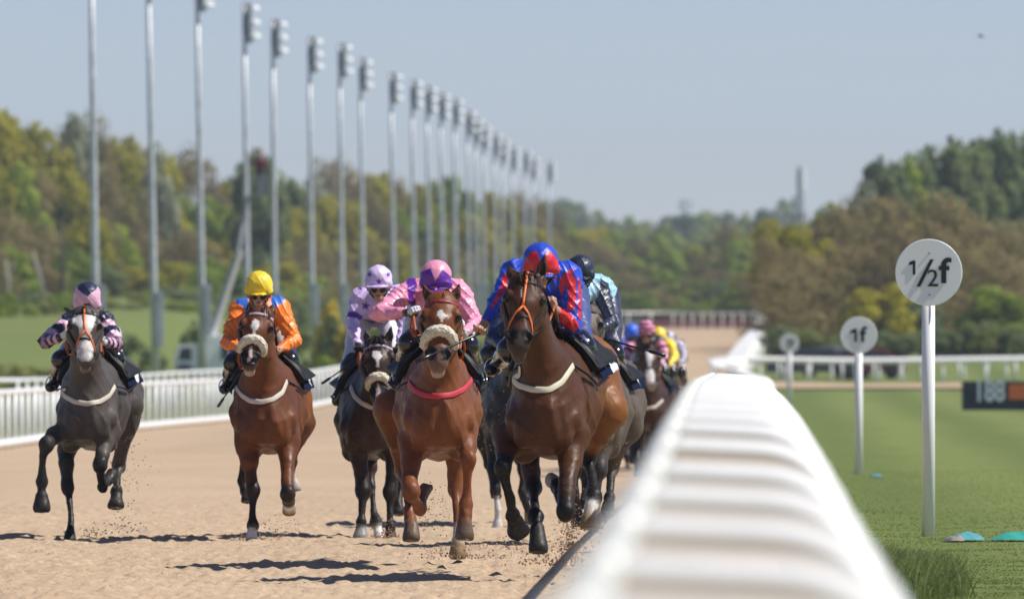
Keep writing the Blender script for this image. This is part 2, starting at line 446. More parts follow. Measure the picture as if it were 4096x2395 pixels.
for i, (tx, ty, bx) in enumerate(tops):
    d = 403 + 29 * i
    T = P(tx, ty, d); B = P(bx, 1490, d); g = zgf(B.x, d)
    B = Vector((B.x, d, min(g, T.z - 14.8) - .3))
    H = T.z - B.z
    root = empty('lighting_column', (B.x, d, B.z), label='%s floodlight column from the left in the long row beside the track' % words[i], cat='floodlight column', group='tall grey floodlight columns along the straight')
    at = lambda h: B + (T - B) * (h / H)
    m = MB(); hs = [0, H * .3, H * .6, H]; m.tube([at(h) for h in hs], [.155, .13, .105, .08], 12); m.build('pole', GALV, root, True)
    zb = P(0, 1130 + 30 * (i % 3 == 1), d).z; b0 = at(max(1.4, zb - 2.05 - B.z + 0.1))
    m = MB(); m.box((b0.x + .19, d - .05, b0.z + .9), (.13, .13, 1.0), bev=.02); m.build('cabinet', GALV, root)
    m = MB()
    for sx in (.0, .14): m.tube([T + Vector((sx, 0, .08)), T + Vector((sx + .12, 0, -1.58))], .05, 6)
    for hh in (.0, -.5, -1.0, -1.5): m.tube([T + Vector((-.03, 0, hh)), T + Vector((.36, -.0, hh))], .035, 6)
    m.box(tuple(T + Vector((.12, .05, -.75))), (.13, .08, .8)); m.build('lamp_frame', GALVD, root)
    for k in range(3):
        c0 = T + Vector((.36 + .02 * k, -.1, -.22 - .57 * k))
        m = MB(); rot = Matrix.Rotation(R(-24), 3, 'Y')
        V = []; Fs = []
        n = 14
        prof = [(.04, .19), (.14, .17), (.23, .09), (.27, -.02), (.28, -.07)]
        for r_, z in prof:
            for q in range(n): V.append(rot @ Vector((r_ * 1.1 * math.cos(q * 2 * math.pi / n), r_ * math.sin(q * 2 * math.pi / n), z)) + c0)
        for a in range(len(prof) - 1):
            for q in range(n): Fs.append((a * n + q, a * n + (q + 1) % n, (a + 1) * n + (q + 1) % n, (a + 1) * n + q))
        Fs.append(tuple(range(n))); m.add(V, Fs); fl = m.build('floodlight', LAMPW, root, True)
        m = MB(); m.add([rot @ Vector((.26 * 1.1 * math.cos(q * 2 * math.pi / n), .26 * math.sin(q * 2 * math.pi / n), -.06)) + c0 for q in range(n)], [tuple(range(n))])
        m.build('lamp_glass', GLASSL, fl)

# ------------------------------------------------------------------ board on the right turf
d = 300.; s_ = F / d
a = P(3848, 1608, d); b = P(4230, 1524, d)
root = empty('advert_hoarding', (a.x, d, a.z), label='dark blue and orange hoarding with pale numerals on the grass, right edge', cat='hoarding')
m = MB(); m.box(((a.x + b.x) / 2, d + .08, (a.z + b.z) / 2 - .1), ((b.x - a.x) / 2, .06, (b.z - a.z) / 2 + .1), bev=.01); m.build('panel', simple('hoarding_navy', (.022, .03, .055), .5), root)
x1 = P(4035, 0, d).x
m = MB(); m.box(((x1 + b.x) / 2, d + .005, (a.z + b.z) / 2), ((b.x - x1) / 2, .012, (b.z - a.z) / 2 - .07)); m.build('orange_panel', simple('hoarding_orange', (.60, .15, .03), .5), root)
text_mesh('188', .74, simple('hoarding_letters', (.60, .68, .75), .5), root, 'numerals', ((P(3958, 0, d).x), d - .0, (a.z + b.z) / 2 + .0), bold=.02, font_w=.70)
# parked cars' roofs / dark shapes beyond the cross rail
def car(px, d, c, label, L=4.2):
    b = P(px, 1500, d); g = zgf(b.x, d)
    root = empty('parked_car', (b.x, d, g), label=label, cat='car', group='cars parked beyond the cross rail')
    m = MB(); h = 1.4
    V = []; prof = [(-L / 2, .3), (-L / 2, .75), (-L * .32, .9), (-L * .2, h), (L * .22, h), (L * .36, .95), (L / 2, .85), (L / 2, .3)]
    for yy in (-.8, .8):
        for x, z in prof: V.append((b.x + x, d + yy * (1 if z < 1 else .8), g + z))
    n = len(prof); Fs = [tuple(range(n))[::-1], tuple(range(n, 2 * n))] + [(k, (k + 1) % n, n + (k + 1) % n, n + k) for k in range(n)]
    m.add(V, Fs); m.build('body', simple('car_' + label.split()[0], c, .3), root)
    m = MB(); m.add([(b.x + x, d - .80 + .0 - .01, g + z) for x, z in ((-L * .27, .92), (-L * .18, h - .1), (L * .2, h - .1), (L * .3, .95))], [(0, 1, 2, 3)]); m.build('side_window', simple('car_glass', (.02, .025, .03), .15), root)
    for sx in (-.3, .3):
        m = MB(); m.lathe((b.x + L * sx, d - .85, g + .32), [(.1, -.02), (.32, 0), (.32, .2)], 16, 'y'); m.build('wheel', simple('tyre', (.02, .02, .02), .8), root)
car(3250, 536, (.05, .06, .08), 'dark low car beyond the cross rail, left of the 1f post')
car(3345, 540, (.30, .33, .38), 'silver low car beyond the cross rail, just left of the 1f post', 4.0)
car(3478, 538, (.16, .03, .025), 'maroon low car beyond the cross rail, right of the 1f post', 3.2)

# ------------------------------------------------------------------ cherry picker
def lift():
    d = 470.; g = P(800, 1512, d).z
    root = empty('lift_truck', (P(830, 0, d).x, d, g), label='white boom lift truck with raised platform, parked behind the rail between lighting columns', cat='lift truck')
    pp = lambda x, y: P(x, y, d)
    WHT = simple('truck_paint', (.88, .90, .93), .4); GR = simple('truck_grey', (.30, .32, .35), .5); DK = simple('truck_dark', (.03, .035, .04), .3)
    a = pp(803, 1500); b = pp(925, 1340)
    m = MB(); m.box(((a.x + b.x) / 2, d + 1, (a.z + b.z) / 2), ((b.x - a.x) / 2, 1.1, (b.z - a.z) / 2), bev=.05); bx = m.build('box_body', WHT, root)
    a = pp(885, 1440); b = pp(920, 1380)
    m = MB(); m.box(((a.x + b.x) / 2, d - .13, (a.z + b.z) / 2), ((b.x - a.x) / 2, .03, (b.z - a.z) / 2)); m.build('hatch', DK, bx)
    m = MB(); q = [pp(700, 1500), pp(694, 1445), pp(712, 1378), pp(790, 1372), pp(790, 1500)]
    V = [(v.x, d + .1, v.z) for v in q] + [(v.x, d + 1.9, v.z) for v in q]; n = 5
    m.add(V, [tuple(range(5)), tuple(range(5, 10))[::-1]] + [(k, (k + 1) % 5, 5 + (k + 1) % 5, 5 + k) for k in range(5)]); cb = m.build('cab', WHT, root)
    m = MB(); m.add([(v.x, d + .08, v.z) for v in (pp(712, 1440), pp(722, 1392), pp(765, 1390), pp(765, 1440))], [(0, 1, 2, 3)]); m.build('cab_window', DK, cb)
    m = MB(); a = pp(700, 1512); b = pp(925, 1496); m.box(((a.x + b.x) / 2, d + 1, a.z + .05), ((b.x - a.x) / 2, .8, .12)); m.build('chassis', GR, root)
    for x in (735, 880):
        w_ = pp(x, 1500); m = MB(); m.lathe((w_.x, d - .02, w_.z), [(.2, -.04), (.42, 0), (.42, .3)], 20, 'y'); m.build('wheel', simple('tyre', (.02, .02, .02), .8), root)
    J1 = pp(850, 1320); J2 = pp(958, 1000); J3 = pp(985, 800); J0 = pp(845, 1345)
    m = MB(); m.tube([J0 + Vector((0, 1, 0)), J1 + Vector((0, 1, 0)), J2 + Vector((0, 1, 0))], [.22, .2, .15], 4); m.build('lower_boom', simple('boom_paint', (.42, .43, .42), .5), root)
    m = MB(); m.tube([J2 + Vector((-.1, .8, -.1)), J3 + Vector((0, .8, 0)), pp(1005, 775) + Vector((0, .8, 0))], [.11, .09, .08], 4); m.build('upper_boom', GR, root)
    a = pp(1000, 780); b = pp(1062, 700)
    cx = (a.x + b.x) / 2; hx = (b.x - a.x) / 2; cz = (a.z + b.z) / 2; hz = (b.z - a.z) / 2
    m = MB(); m.box((cx, d + .8, a.z + .03), (hx, .4, .04))
    for zz in (a.z + .45, b.z): 
        for yy in (.4, 1.2): m.box((cx, d + yy, zz), (hx, .02, .025))
    for xx in (-hx, 0, hx):
        for yy in (.4, 1.2): m.box((cx + xx, d + yy, cz), (.025, .02, hz))
    m.box((cx + hx * .35, d + .42, cz), (hx * .45, .01, hz * .8)); m.build('platform_basket', GR, root)
lift()

# ------------------------------------------------------------------ plastic scraps on the grass
def scrap(px, py, w_, h_, d, c, label, seed):
    rnd = np.random.RandomState(seed); b = P(px, py, d); g = zgf(b.x, d) + .01
    n = 22; th = np.linspace(-1, 1, n); V = []
    X, Yv = np.meshgrid(th, np.linspace(-1, 1, 12))
    env = np.clip(1 - X ** 2, 0, 1) ** .6
    Z = h_ * env * (1 - Yv ** 2 * .9) * (.45 + .9 * vnoise(X * 2.2 + seed, Yv * 1.6 + 3, seed)) 
    me = grid_mesh(b.x + X * w_, d + Yv * .35 * (.4 + env) + .05 * X, g + Z)
    t = simple('plastic_' + str(seed), c, .4, var=.25, scale=14, bump=.4, bd=.01)
    o = link('plastic_sheet', me, None, t, True, label=label, cat='plastic scrap', group='crumpled plastic scraps on the turf')
    return o
scrap(3868, 2160, .15, .060, 100, (.09, .33, .34), 'crumpled turquoise plastic sheet on the grass right of the half-furlong post', 3)
scrap(3818, 2157, .085, .045, 99.5, (.28, .24, .19), 'muddy torn end of plastic beside the turquoise sheet', 4)
scrap(4075, 2160, .24, .085, 100, (.03, .36, .27), 'bright green plastic sheet lying at the right frame edge', 5)
scrap(3505, 1918, .09, .03, 160, (.10, .32, .36), 'small light blue plastic scrap beside the base of the 1f post', 6)
# ------------------------------------------------------------------ trees
def leaf_mat(name, cols, trans=.5):
    t = NT(name)
    oi = t.n('ShaderNodeObjectInfo'); n1 = t.noise(.35, 3, obj=True); n2 = t.noise(2.2, 2, obj=True)
    a = t.n('ShaderNodeMath', _operation='ADD'); t.l(n1.outputs['Fac'], a.inputs[0])
    b = t.n('ShaderNodeMath', _operation='MULTIPLY'); b.inputs[1].default_value = .5; t.l(oi.outputs['Random'], b.inputs[0])
    t.l(b.outputs[0], a.inputs[1])
    c2 = t.n('ShaderNodeMath', _operation='SUBTRACT'); c2.inputs[1].default_value = .25; t.l(a.outputs[0], c2.inputs[0])
    n = len(cols); cols = [tuple(x * (2.15 if 'dark' not in name else 3.2) for x in c_) for c_ in cols]
    c = t.ramp(c2.outputs[0], [(.25 + .5 * i / (n - 1), cols[i]) for i in range(n)])
    c = t.mix(.5, c, t.ramp(n2.outputs['Fac'], [(.3, tuple(x * .75 for x in cols[0])), (.7, tuple(min(1, x * 1.5) for x in cols[-1]))]))
    t.col(c); t.b.inputs['Roughness'].default_value = .7; t.b.inputs['Specular IOR Level'].default_value = .2
    tr = t.n('ShaderNodeBsdfTranslucent'); t.l(c, tr.inputs[0]); mx = t.n('ShaderNodeMixShader'); mx.inputs[0].default_value = trans
    t.l(t.b.outputs[0], mx.inputs[1]); t.l(tr.outputs[0], mx.inputs[2]); t.l(mx.outputs[0], t.t.nodes['Material Output'].inputs[0])
    return t.m
LM = {'olive': leaf_mat('leaves_olive', [(.085, .090, .010), (.150, .145, .012), (.22, .195, .018)]),
      'green': leaf_mat('leaves_fresh_green', [(.050, .080, .012), (.095, .135, .016), (.16, .19, .022)]),
      'brown': leaf_mat('leaves_budding_brown', [(.085, .064, .030), (.115, .090, .038), (.15, .125, .05)]),
      'dark': leaf_mat('leaves_dark', [(.028, .042, .018), (.045, .062, .025), (.075, .09, .035)]),
      'grey': leaf_mat('leaves_greyish', [(.09, .10, .065), (.14, .15, .10), (.19, .20, .14)]),
      'bush': leaf_mat('leaves_bush', [(.06, .075, .02), (.10, .115, .03), (.15, .155, .05)]),
      'gorse': leaf_mat('gorse_flower', [(.16, .13, .02), (.26, .19, .02), (.38, .27, .03)])}
BARK = simple('bark', (.085, .07, .055), .9, var=.3, scale=3, bump=.5, bd=.02)
BARKP = simple('pale_bark', (.36, .34, .30), .9, var=.2, scale=3)

def crown_mesh(seed, kind, H, W, base=.25, nl=34, per=130, leaf=.42):
    rnd = np.random.RandomState(seed); V = []; 
    cs = []
    for k in range(nl):
        if kind == 'pine':
            h = rnd.uniform(base, 1); rr = (1 - (h - base) / (1 - base)) ** .7 * .42 + .1
        else:
            h = rnd.uniform(base, .93); u = (h - base) / (1 - base); rr = .5 * math.sqrt(max(.05, 1 - (2 * u - .85) ** 2 * .8))
        a = rnd.uniform(0, 6.28); q = rr * math.sqrt(rnd.uniform(.08, 1)) * .85
        cs.append((math.cos(a) * q * W, math.sin(a) * q * W, h * H, rnd.uniform(.15, .27) * (W * .6 + H * .2)))
    pts = []; nor = []
    for (x, y, z, r_) in cs:
        d_ = rnd.normal(size=(per, 3)); d_ /= np.linalg.norm(d_, axis=1)[:, None]
        rad = r_ * (.55 + .5 * rnd.rand(per) ** .6)
        p = np.c_[x + d_[:, 0] * rad, y + d_[:, 1] * rad, z + d_[:, 2] * rad * .8]
        pts.append(p); nor.append(d_)
    p = np.concatenate(pts); nrm = np.concatenate(nor)
    n = len(p)
    nrm = nrm + rnd.normal(size=(n, 3)) * .28; nrm /= np.linalg.norm(nrm, axis=1)[:, None]
    up = rnd.normal(size=(n, 3)); a = np.cross(nrm, up); a /= np.linalg.norm(a, axis=1)[:, None]; b = np.cross(nrm, a)
    s1 = leaf * rnd.uniform(.5, 1.25, (n, 1)); s2 = leaf * rnd.uniform(.4, 1.0, (n, 1))
    v = np.stack([p - a * s1, p - b * s2 + a * s1 * .2, p + a * s1, p + b * s2 - a * s1 * .15], 1).reshape(-1, 3)
    me = mesh_np(v, np.arange(4 * n).reshape(n, 4), 'crown_' + kind)
    return me, cs
def trunk_mesh(cs, H, r0, seed):
    rnd = random.Random(seed); m = MB()
    m.tube([(0, 0, -1), (rnd.uniform(-.2, .2), 0, H * .3), (rnd.uniform(-.3, .3), rnd.uniform(-.3, .3), H * .6), (0, 0, H * .88)], [r0 * 1.25, r0, r0 * .6, r0 * .15], 7)
    for (x, y, z, r_) in cs[::3]:
        h = z * rnd.uniform(.4, .65)
        m.tube([(0, 0, h), (x * .5, y * .5, (h + z) * .52), (x, y, z)], [r0 * .4, r0 * .22, r0 * .06], 5)
    return m.mesh('trunk')
TV = {}
def variants(key, mats, kind, n, H, W, **kw):
    out = []
    for i in range(n):
        me, cs = crown_mesh(hash(key) % 1000 + i * 7 + len(key) if False else sum(map(ord, key)) * 13 + i * 7, kind, H, W, **kw)
        me.materials.append(LM[mats]); tm = trunk_mesh(cs, H, H * .018, i + 5); tm.materials.append(BARKP if key == 'birch' else BARK)
        out.append((me, tm))
    TV[key] = out
variants('olive', 'olive', 'round', 3, 12, 10, base=.12)
variants('green', 'green', 'round', 3, 11, 9, base=.1)
variants('brown', 'brown', 'round', 3, 12, 11, base=.12, per=100, leaf=.26)
variants('dark', 'dark', 'pine', 3, 13, 8, base=.2, leaf=.38)
variants('darkround', 'dark', 'round', 2, 11, 9, base=.15)
variants('grey', 'grey', 'round', 2, 12, 9, base=.15, per=90)
variants('bush', 'bush', 'round', 3, 3.0, 4.2, base=.02, nl=14, per=90, leaf=.16)
variants('gbush', 'green', 'round', 2, 3.0, 4.2, base=.02, nl=14, per=90, leaf=.16)
variants('gorse', 'gorse', 'round', 1, 2.0, 3.2, base=.02, nl=12, per=80, leaf=.13)
variants('dbush', 'dark', 'round', 2, 3.0, 3.8, base=.02, nl=14, per=90, leaf=.16)
KW = {'olive': ('yellow-olive leafy tree', 'tree'), 'green': ('fresh green leafy tree', 'tree'), 'brown': ('brownish budding tree', 'tree'), 'dark': ('dark pine tree', 'tree'),
      'darkround': ('dark broad-leaved tree', 'tree'), 'grey': ('pale greyish budding tree', 'tree'), 'bush': ('olive bush', 'bush'), 'gbush': ('bright green bush', 'bush'),
      'gorse': ('yellow flowering gorse bush', 'bush'), 'dbush': ('dark green bush', 'bush')}
NAMES = {'olive': 'leafy_tree', 'green': 'leafy_tree', 'brown': 'budding_tree', 'dark': 'pine_tree', 'darkround': 'leafy_tree', 'grey': 'budding_tree', 'bush': 'bush', 'gbush': 'bush', 'gorse': 'gorse_bush', 'dbush': 'bush'}
SIZE = {'olive': (12, 10), 'green': (11, 9), 'brown': (12, 11), 'dark': (13, 8), 'darkround': (11, 9), 'grey': (12, 9), 'bush': (3, 4.2), 'gbush': (3, 4.2), 'gorse': (2, 3.2), 'dbush': (3, 3.8)}
trnd = random.Random(4)
_cnt = {}
def tree(key, px, top, d, base=None, where='', wpx=None):
    """top: pixel row of the crown's top; base: pixel row of the foot"""
    b = P(px, top, d); g = zgf(b.x, d)
    if base is not None: g = min(g, P(px, base, d).z)
    Ht = b.z - g; H0, W0 = SIZE[key]; sc = Ht / (H0 * 1.02)
    sx = sc if wpx is None else wpx / (F / d) / (W0 * .66)
    k = trnd.randrange(len(TV[key])); cm, tm = TV[key][k]
    side = where
    root = empty(NAMES[key], (b.x, d, g), trnd.uniform(0, 6.28), label=KW[key][0] + ' ' + side, cat=KW[key][1], group=KW[key][0] + 's ' + side)
    root.scale = (sx, sx, sc)
    for nm, me in (('crown', cm), ('trunk', tm)):
        o = bpy.data.objects.new(nm, me); COL.objects.link(o); o.parent = root
    return root
W1 = 'in the wood behind the floodlight columns'
# skyline of the left wood: (px, top)
sky_l = [(-60, 440), (60, 455), (150, 520), (250, 470), (350, 470), (450, 545), (560, 590), (660, 600), (760, 600), (860, 625), (950, 660), (1030, 650), (1120, 670), (1210, 715),
         (1300, 640), (1400, 650), (1480, 690), (1560, 720), (1650, 725), (1740, 730), (1830, 715), (1920, 740), (2010, 760), (2090, 775), (2180, 800)]
kinds = ['olive', 'olive', 'olive', 'brown', 'brown', 'olive', 'brown', 'olive', 'brown', 'brown', 'olive', 'darkround', 'darkround', 'grey', 'brown', 'brown', 'olive', 'brown', 'olive', 'green', 'green', 'olive', 'olive', 'brown', 'brown']
for i, ((x, tp), k) in enumerate(zip(sky_l, kinds)):
    d = 900 + 14 * i
    tree(k, x, tp, d, 1240, W1, wpx=215 - 3 * i)
def top_l(x): return float(np.interp(x, [p[0] for p in sky_l], [p[1] for p in sky_l]))
# second and third layers fill the slope below the skyline
for lay, (f, dd) in enumerate(((.26, -60), (.5, -120), (.72, -170), (.88, -200))):
    n = 20 + lay * 2
    for i in range(n):
        x = -80 + 2300 * (i + trnd.random() * .8) / n; t0 = top_l(x) + f * (1240 - top_l(x)) + trnd.uniform(-35, 35)
        ks = {0: ['olive', 'brown', 'olive', 'green', 'brown'], 1: ['olive', 'brown', 'green', 'brown'], 2: ['green', 'brown', 'darkround', 'olive', 'green'], 3: ['green', 'darkround', 'gbush', 'brown', 'bush']}[lay]
        tree(trnd.choice(ks), x, t0, 900 + 14 * (x / 92) + dd, 1260, W1, wpx=trnd.uniform(150, 230) - lay * 12)
# a few trees with twigs showing on the skyline, the dark tree by the platform
tree('darkround', 1035, 615, 905, 1230, 'standing above the others behind the lift platform', wpx=150)
tree('grey', 290, 440, 930, 1230, W1, wpx=150); tree('grey', 640, 560, 940, 1230, W1, wpx=130)
# dead pale trunks, far left
for px, y0, y1, lean in ((130, 1000, 1195, 46), (245, 880, 1200, 0), (22, 1040, 1200, 8)):
    m = MB(); d = 690.; a = P(px, y0, d); b = P(px + lean, y1 + 20, d)
    m.tube([b, (a + b) / 2 + Vector((.1, 0, 0)), a], [.16, .11, .05], 6)
    m.tube([(a + b) / 2, (a + b) / 2 + Vector((.5, .2, 1.2))], [.06, .02], 5)
    m.build('bare_trunk', BARKP if lean else BARK, None, True, label={46: 'thin pale leaning dead trunk at the edge of the left wood', 0: 'tall straight dark bare trunk at the edge of the left wood', 8: 'thin pale bare trunk at the far left frame edge'}[lean], cat='tree trunk')
# bushes along the foot of the wood and on the rough behind the left rail
for i in range(34):
    x = -40 + i * 66 + trnd.uniform(-25, 25); k = trnd.choice(['gbush', 'bush', 'dbush', 'gbush', 'bush'])
    d = 640 + x * .1
    tree(k, x, 1195 + trnd.uniform(-30, 20) + max(0, (x - 900) * .055), d, 1262 + max(0, (x - 900) * .08), 'along the foot of the left wood', wpx=trnd.uniform(80, 130))
for px, tp, bs, k, wd in ((760, 1290, 1345, 'dbush', 90), (560, 1325, 1430, 'dbush', 150), (1010, 1330, 1430, 'bush', 180), (1330, 1240, 1345, 'dbush', 110), (1180, 1300, 1400, 'bush', 120),
                          (1300, 1215, 1290, 'gorse', 150), (1480, 1270, 1340, 'gbush', 170), (1650, 1300, 1380, 'bush', 170), (1800, 1270, 1350, 'gbush', 150), (1420, 1360, 1430, 'bush', 130), (1890, 1290, 1330, 'bush', 100),
                          (60, 1420, 1475, 'bush', 200), (250, 1440, 1490, 'bush', 230), (460, 1420, 1500, 'bush', 200), (640, 1440, 1505, 'bush', 160), (1100, 1420, 1490, 'bush', 170), (1280, 1420, 1480, 'gbush', 150)):
    tree(k, px, tp, 500 if tp < 1400 else 455, bs, 'on the rough grass behind the left rail', wpx=wd)
# far centre
W2 = 'on the hazy far hillside'
for i in range(26):
    x = 2180 + i * 40 + trnd.uniform(-15, 15); tp = np.interp(x, [2180, 2260, 2370, 2450, 2600, 2700, 2850, 3000, 3150, 3250], [790, 800, 810, 880, 870, 845, 850, 855, 800, 760]) + trnd.uniform(-8, 20)
    tree(trnd.choice(['green', 'grey', 'darkround', 'green']), x, tp, 2300 + trnd.uniform(-100, 300), 1050, W2, wpx=trnd.uniform(70, 120))
for i in range(22):
    x = 2180 + i * 44 + trnd.uniform(-15, 15); tp = 895 + trnd.uniform(0, 60)
    tree(trnd.choice(['green', 'green', 'grey', 'brown']), x, tp, 1900 + trnd.uniform(-100, 100), 1080, W2, wpx=trnd.uniform(80, 130))
W3 = 'beyond the end of the sand straight'
for lay, (tp0, d) in enumerate(((930, 1300), (1010, 1200), (1090, 1100), (1160, 1000))):
    for i in range(12):
        x = 2160 + 80 * i + trnd.uniform(-25, 25)
        k = trnd.choice([['olive', 'brown', 'green'], ['brown', 'brown', 'green'], ['brown', 'green', 'brown', 'olive'], ['green', 'brown', 'bush', 'dbush']][lay])
        tree(k, x, tp0 + trnd.uniform(-30, 30) + (20 if 2450 < x < 2850 else -20), d, 1285, W3, wpx=trnd.uniform(130, 190))
# right wood
W4 = 'in the wood on the right behind the furlong posts'
W5 = 'on the right skyline behind the brown trees'
for i, (x, tp, k, wd) in enumerate(((3330, 820, 'green', 200), (3420, 720, 'grey', 190), (3520, 650, 'darkround', 190), (3600, 640, 'green', 180), (3680, 610, 'darkround', 220), (3790, 575, 'darkround', 230), (3880, 590, 'darkround', 220),
                                    (3960, 545, 'darkround', 250), (4060, 532, 'darkround', 260), (4150, 540, 'darkround', 260), (3760, 690, 'green', 220), (3900, 700, 'green', 240), (4020, 670, 'darkround', 240), (4110, 720, 'darkround', 240), (3860, 800, 'green', 240), (4080, 850, 'darkround', 200),
                                    (3620, 740, 'darkround', 200), (3480, 760, 'green', 200), (3980, 800, 'darkround', 200))):
    tree(k, x, tp, 800 + 6 * i, 1380, W5, wpx=wd)
for i, (x, tp, k, wd) in enumerate(((3090, 960, 'brown', 200), (3140, 870, 'olive', 220), (3230, 900, 'olive', 220), (3330, 830, 'brown', 280), (3460, 790, 'brown', 300), (3600, 765, 'brown', 320), (3750, 775, 'brown', 330),
                                    (3880, 860, 'brown', 320), (4000, 880, 'brown', 300), (4100, 960, 'brown', 300), (3140, 1060, 'brown', 230), (3250, 1010, 'brown', 260), (3400, 980, 'brown', 280), (3560, 960, 'brown', 300), (3720, 960, 'brown', 280),
                                    (3960, 1040, 'brown', 280), (3850, 1000, 'brown', 260), (3190, 1140, 'darkround', 180), (3300, 1130, 'brown', 240), (3420, 1150, 'darkround', 220), (3520, 1120, 'olive', 220), (3640, 1160, 'darkround', 160), (3680, 1120, 'brown', 220),
                                    (3790, 1160, 'green', 220), (3900, 1180, 'darkround', 230), (4000, 1150, 'green', 220), (4090, 1150, 'brown', 220),)):
    tree(k, x, tp, 650 + (i % 5) * 10 - (i // 10) * 16, 1430, W4, wpx=wd)
for i in range(24):
    x = 3130 + 43 * i + trnd.uniform(-15, 15)
    tree(trnd.choice(['dbush', 'dbush', 'bush', 'gbush']), x, (1345 if x > 3200 else 1290) + trnd.uniform(-40, 20) - (30 if x > 3700 else 0), 600, 1445, 'at the foot of the right wood', wpx=trnd.uniform(110, 170))
tree('olive', 2990, 1080, 985, 1270, W3, wpx=150); tree('green', 2960, 1150, 975, 1270, W3, wpx=110); tree('brown', 3060, 1040, 975, 1290, W3, wpx=170); tree('brown', 3110, 1130, 960, 1290, W3, wpx=150)
tree('gbush', 2830, 1195, 985, 1255, 'rounded, right above the far rail', wpx=80)

# hills behind the woods
t = NT('hill_cover'); n = t.noise(.02, 5); t.col(t.ramp(n.outputs['Fac'], [(.3, (.04, .06, .03)), (.5, (.08, .10, .04)), (.7, (.13, .15, .07))])); t.b.inputs['Roughness'].default_value = 1
HILL = t.m
def hill(name, pts, y0, y1):
    xs = np.linspace(pts[0][0], pts[-1][0], 60); zt = np.interp(xs, [p[0] for p in pts], [p[1] for p in pts])
    V = np.linspace(0, 1, 12)[:, None]; X = np.ones((12, 1)) * xs[None]; Yy = y0 + (y1 - y0) * V * np.ones((1, 60))
    base = zg(X, Yy) - 1; Z = base + (zt[None] - base) * np.sin(V * math.pi * .5) ** .8 + (vnoise(X / 30, Yy / 60, 8) - .5) * 2 * V
    link(name, grid_mesh(X, Yy, Z), None, HILL, True, kind='structure')
hill('hill', [(-80, 20), (-40, 14), (-15, 10), (5, 6)], 960, 1150)
hill('hill', [(-60, 30), (0, 34), (60, 34), (140, 34)], 2350, 3000)

# telecom mast and pylon on the skyline
STEEL = simple('mast_steel', (.62, .66, .72), .6)
def lattice(name, px, top, bot, d, w0, w1, label, cat, arms, plat):
    a = P(px, bot, d); b = P(px, top, d); root = empty(name, a, label=label, cat=cat); m = MB()
    n = 9
    for k in range(4):
        sx, sy = ((-1, -1), (1, -1), (1, 1), (-1, 1))[k]
        m.tube([a + Vector((sx * w0, sy * w0, -8)), b + Vector((sx * w1, sy * w1, 0))], .12, 4)
    for i in range(n):
        for sgn in (-1, 1):
            f0 = i / n; f1 = (i + 1) / n; q0 = w0 + (w1 - w0) * f0; q1 = w0 + (w1 - w0) * f1
            m.tube([a.lerp(b, f0) + Vector((sgn * q0, -q0, 0)), a.lerp(b, f1) + Vector((-sgn * q1, -q1, 0))], .08, 4)
    m.build('tower', STEEL, root)
    for f, L in arms:
        m = MB(); q = a.lerp(b, f); m.box(tuple(q), (L, .25, .18)); m.build('crossarm', STEEL, root)
    for f, L in plat:
        m = MB(); q = a.lerp(b, f); m.tube([q + Vector((0, 0, -1)), q + Vector((0, 0, 1.2))], L, 12); m.build('antenna_drum', STEEL, root)
lattice('telecom_mast', 3205, 690, 850, 1500, .5, .3, 'grey telecom mast with drum antennas on the skyline left of the right wood', 'mast', [], [(.9, .5), (.74, .6), (.5, .45), (.3, .5)])
lattice('pylon', 2740, 795, 880, 2300, 1.1, .2, 'faint electricity pylon on the far skyline', 'pylon', [(.9, 1.0), (.72, 1.5), (.54, 1.2)], [])

# long grass tufts and turf blades near the rail
def blades(name, n, fx, fy, hgt, seed, mat_, wd=.006, **kw):
    rnd = np.random.RandomState(seed); x, y = fx(rnd, n), fy(rnd, n)
    X, Yv = x, y
    if callable(kw.get('xy')): X, Yv = kw.pop('xy')(rnd, n)
    else: kw.pop('xy', None)
    g = zg(X, Yv) - .01; h = hgt * rnd.uniform(.35, 1.0, n) ; a = rnd.uniform(0, 6.28, n); lean = rnd.uniform(.1, .75, n) * h
    dx = np.cos(a) * lean; dy = np.sin(a) * lean; w_ = wd * rnd.uniform(.6, 1.4, n)
    p0 = np.stack([X - w_, Yv, g], 1); p1 = np.stack([X + w_, Yv, g], 1)
    m0 = np.stack([X - w_ * .8 + dx * .35, Yv + dy * .35, g + h * .6], 1); m1 = np.stack([X + w_ * .8 + dx * .35, Yv + dy * .35, g + h * .6], 1)
    t0 = np.stack([X + dx, Yv + dy, g + h], 1); t1 = t0 + np.array([.002, 0, 0])
    V = np.stack([p0, p1, m1, m0, t1, t0], 1).reshape(-1, 3); i = np.arange(n)[:, None] * 6
    Q = np.concatenate([i + np.array([[0, 1, 2, 3]]), i + np.array([[3, 2, 4, 5]])], 0)
    return link(name, mesh_np(V, Q), None, mat_, True, **kw)
def blade_mat(nm, a, b, c_):
    t = NT(nm); n = t.noise(9, 2); n2 = t.noise(60, 1)
    c = t.mix(.5, t.ramp(n.outputs['Fac'], [(.3, a), (.7, b)]), t.ramp(n2.outputs['Fac'], [(.35, a), (.6, b), (.75, c_)]))
    t.col(c); t.b.inputs['Roughness'].default_value = .5
    tr = t.n('ShaderNodeBsdfTranslucent'); t.l(c, tr.inputs[0]); mx = t.n('ShaderNodeMixShader'); mx.inputs[0].default_value = .45
    t.l(t.b.outputs[0], mx.inputs[1]); t.l(tr.outputs[0], mx.inputs[2]); t.l(mx.outputs[0], t.t.nodes['Material Output'].inputs[0]); return t.m
BL = blade_mat('grass_blade', (.22, .28, .07), (.34, .40, .12), (.52, .52, .26)); BL2 = blade_mat('tuft_blade', (.14, .20, .05), (.30, .36, .12), (.60, .60, .40))
